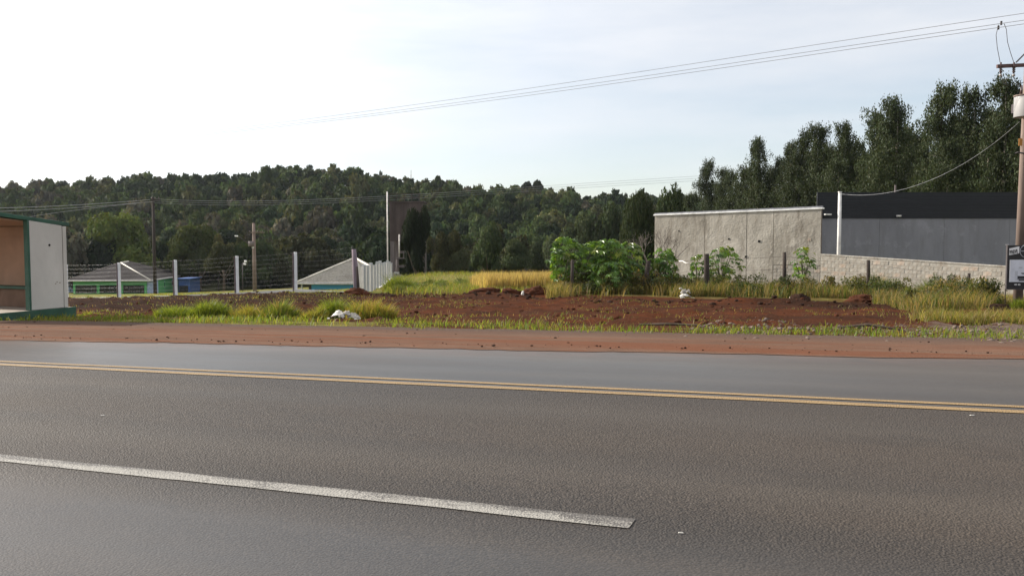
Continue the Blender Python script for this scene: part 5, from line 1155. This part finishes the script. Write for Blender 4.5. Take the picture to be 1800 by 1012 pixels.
# ------------------------------------------------------------------ soil heaps, clods and litter
def heap(name, label, x, d, w_, h_, seed, mat, dz=0., cat='soil heap', sub=4, stretch=.7):
    g = G(x, d); iv, if_ = ico(sub); rx = w_ / FPX * d / 2; H = h_ / FPX * d
    V = iv.copy(); nse = fbm(V[:, 0] * 2.2 + seed, V[:, 1] * 2.2 + V[:, 2] * 2.2, seed, 4) - .5; n2 = fbm(V[:, 0] * 6 + seed * 3, V[:, 1] * 6 + V[:, 2] * 5, seed + 9, 3) - .5
    V = V * (1 + .75 * nse + .35 * n2)[:, None] * np.array([rx, rx * stretch, H * .95]); 
    o = link(name, npmesh(name, V, if_, None, False), mat); o.location = g + V3(0, 0, dz); return tagit(o, label, cat)
t_ = NT('turned_soil'); n1_ = t_.noise(3, 5, .65); c_ = t_.mix(t_.ramp(n1_, .35, .65), (.050, .020, .011), (.088, .031, .016)); t_.base(c_, .97, .08); t_.bump(t_.noise(14, 4, .65), .9, .06); M_SOIL = t_.m
t_ = NT('dark_soil'); n1_ = t_.noise(4, 5, .65); c_ = t_.mix(t_.ramp(n1_, .35, .65), (.026, .015, .011), (.052, .027, .018)); t_.base(c_, .97, .08); t_.bump(t_.noise(14, 4, .65), .9, .06); M_SOILD = t_.m
heap('soil_heap', 'tall reddish soil heap piled round the foot of the corner post', 628, 42.2, 50, 13, 3, M_SOIL)
heap('soil_heap', 'rounded dark red soil heap in front of the tan grass near the white stump', 944, 41.2, 44, 13, 5, M_SOIL)
heap('soil_heap', 'low red soil heap left of the white stump', 896, 41.0, 40, 11, 7, M_SOIL)
heap('soil_heap', 'long low soil heap at the left before the meadow grass', 850, 40.6, 60, 10, 9, M_SOIL)
heap('soil_heap', 'black looking clod of earth on the bare soil right of the white bag', 1408, 35.8, 40, 17, 11, M_SOILD)
heap('soil_heap', 'flat red mound before the tall weeds at the end of the bare soil', 1518, 36.2, 60, 12, 13, M_SOIL)
heap('soil_heap', 'small brown soil heap beside the leg of the sign', 1757, 28.4, 40, 12, 15, M_SOILD)
# loose clods: on the shoulder and on the soil
def scatter_rocks(name, label, n, fpos, size, mat, seed):
    rng = np.random.default_rng(seed); X, Y, Z = fpos(rng, n); iv, if_ = ico(1); Vs, Fs = [], []
    for i in range(len(X)):
        s = size[0] + (size[1] - size[0]) * rng.random() ** 3; v = iv * (1 + rng.uniform(-.3, .3, (len(iv), 1))) * s * np.array([rng.uniform(.8, 1.4), rng.uniform(.7, 1.1), rng.uniform(.45, .8)]); Vs.append(v + np.array([X[i], Y[i], Z[i] + s * .2])); Fs.append(if_ + i * len(iv))
    o = link(name, npmesh(name, np.concatenate(Vs), np.concatenate(Fs)), mat); return tagit(o, label, 'clods', None, 'stuff')
def onsh(rng, n):
    s = rng.uniform(-26, 9, n); t = 12.0 + rng.random(n) * 2.2; k = rng.random(n) < .55; t = np.where(k, tsoil(s) + .45 + rng.normal(size=n) * .16 + .3 * (vnoise(s * .8, s * 0, 77) - .5), t); X, Y = st2xy(s, t); return X, Y, zroad(s, t) + .025
def onlot(rng, n):
    s = rng.uniform(-42, 11, n); t = rng.uniform(16, 38, n); k = fbm(s * .25, t * .4, 88, 3) > .44; s, t = s[k], t[k]; X, Y = st2xy(s, t); return X, Y, zg(X, Y)
def onlip(rng, n):
    s = rng.uniform(-30, 9, n); t = 36 + rng.normal(size=n) * .8; X, Y = st2xy(s, t); return X, Y, zg(X, Y)
def ongrav(rng, n):
    s = rng.uniform(-3, 9, n); t = rng.uniform(13.2, 17.5, n); X, Y = st2xy(s, t); return X, Y, np.maximum(zg(X, Y), np.where(t < 14.6, zroad(s, t), -99)) + .005
scatter_rocks('shoulder_clods', 'small dark clods of earth strewn along the orange dirt shoulder', 700, onsh, (.005, .022), M_SOILD, 1)
scatter_rocks('soil_clods', 'clods of turned red earth over the bare lot', 2600, onlot, (.015, .10), M_SOIL, 2)
scatter_rocks('soil_clods', 'darker lumps of earth along the bulldozed lip at the back of the bare lot', 520, onlip, (.02, .12), M_SOILD, 3)
scatter_rocks('gravel', 'grey brown gravel beside the shoulder on the right', 2200, ongrav, (.012, .045), simple('gravel_stone', (.15, .115, .095), .95, .1, 0, .4, 9), 4)
# crumpled sacks
M_SACK = simple('white_plastic', (.52, .49, .44), .55, .4, 0, .12, 9); M_SACKG = simple('greyish_plastic', (.33, .30, .26), .6, .3, 0, .25, 9)
def sheet(o, name, mat, c, sx, sy, h, seed, arch=0.):
    n = 15; u = np.linspace(-1, 1, n); U, V = np.meshgrid(u, u); z = h * (fbm(U * 2.3 + seed, V * 2.3, seed, 4) - .25) * 1.5 + arch * (1 - U ** 2) * (.6 + .4 * V)
    e = 1 + .35 * (vnoise(U * 2 + seed, V * 2, seed + 4) - .5); Pts = np.stack([c[0] + U * sx * e, c[1] + V * sy * e, c[2] + z], -1).reshape(-1, 3); i = np.arange((n - 1) ** 2); b = (i // (n - 1)) * n + i % (n - 1)
    q = link(name, npmesh(name, Pts, np.stack([b, b + 1, b + n + 1, b + n], 1), None, True), mat, o); sd_ = q.modifiers.new('thick', 'SOLIDIFY'); sd_.thickness = .006; return q
g = G(600, 19.3); k = thing('crumpled_sack', 'crumpled white and grey plastic sack lying on the verge grass by the tufts', 'sack', g)
sheet(k, 'white_fold', M_SACK, (-.06, -.05, .05), .14, .07, .06, 3, .13); sheet(k, 'white_fold', M_SACK, (.01, -.09, .03), .05, .06, .13, 13, .07); sheet(k, 'grey_fold', M_SACKG, (.10, .02, .03), .12, .10, .12, 23, .10); sheet(k, 'grey_fold', M_SACKG, (.26, .0, .01), .13, .09, .08, 33, .09); sheet(k, 'white_fold', M_SACK, (.36, -.10, .02), .06, .04, .03, 43, .0); sheet(k, 'torn_scrap', M_SACK, (-.27, -.08, .01), .035, .03, .04, 53, .03)
g = G(1205, 38.2); k = thing('white_bag', 'torn bright white plastic bag on the soil left of the thick dark post', 'bag', g)
sheet(k, 'white_fold', M_SACK, (.0, -.02, .04), .22, .12, .10, 6, .16); sheet(k, 'white_fold', M_SACK, (-.14, -.1, .0), .09, .08, .10, 16, .08); sheet(k, 'grey_fold', M_SACKG, (.02, .10, .18), .20, .08, .14, 26, .12); sheet(k, 'torn_scrap', M_SACK, (-.19, .1, .38), .055, .03, .08, 36, .03); sheet(k, 'torn_scrap', M_SACK, (.15, .1, .30), .04, .03, .10, 46, .03); sheet(k, 'torn_scrap', M_SACK, (.32, -.02, .02), .06, .04, .02, 56, 0)
st = MB(); g = G(918, 40.2); st.tube([g - V3(0, 0, .1), g + V3(.02, 0, .14), g + V3(.04, 0, .26)], [.075, .07, .035], 8); tagit(st.build('white_stump', M_SACK), 'small white stump between two red soil heaps', 'stump')
st = MB(); g = G(1398, 36.6); st.box(g + V3(0, 0, .12), (.45, .2, .06), -.2, 1, Matrix.Rotation(.2, 3, 'Y')); tagit(st.build('pale_plank', M_SLAB, None, .01), 'short pale plank lying on the soil left of the black clod', 'plank')
# scraps on the road and gravel
for lab, x, y, sz in (('pale flattened scrap lying on the asphalt near the right edge', 1709, 731, .022), ('pale scrap on the rough asphalt left of centre', 180, 731, .025), ('tiny white chip beyond the end of the white dash', 1197, 938, .016)):
    v = P(x, y, 10) - Vector((0, 0, EYE)); s_, t_ = xy2st(v.x, v.y); kk = -EYE / (v.z - GA * s_ - GC * t_); q = Vector((v.x * kk, v.y * kk, 0)); s_, t_ = xy2st(q.x, q.y); q.z = float(zroad(np.array(s_), np.array(t_))) + .008
    m = MB(); m.box(q, (sz * 1.7, sz * .5, .004), ROT + .4, .7); tagit(m.build('scrap', M_SACK), lab, 'litter')
for lab, s_, t_ in (('dark flat stick at the edge of the patchy verge grass', -3.5, 15.6), ('dark stick on the soil right of the patchy verge grass', -.2, 15.9)):
    x, y = st2xy(s_, t_); m = MB(); m.tube([V3(x - .5, y + .1, z1(x - .5, y + .1) + .03), V3(x, y, z1(x, y) + .05), V3(x + .55, y - .2, z1(x + .55, y - .2) + .03)], [.02, .028, .015], 5); tagit(m.build('stick', M_BARK), lab, 'stick')

# ------------------------------------------------------------------ air
hz_ = MB(); hz_.hexa([V3(-900, -60, -40), V3(900, -60, -40), V3(900, 900, -40), V3(-900, 900, -40)], [V3(-900, -60, 62), V3(900, -60, 62), V3(900, 900, 62), V3(-900, 900, 62)])
t_ = NT('air'); t_.t.nodes.remove(t_.b); pv_ = t_.n('ShaderNodeVolumePrincipled'); pv_.inputs['Color'].default_value = (.82, .88, .97, 1); pv_.inputs['Density'].default_value = .00006; pv_.inputs['Anisotropy'].default_value = .35
t_.l(pv_.outputs[0], t_.out.inputs['Volume']); tagit(hz_.build('haze', t_.m), kind='stuff')
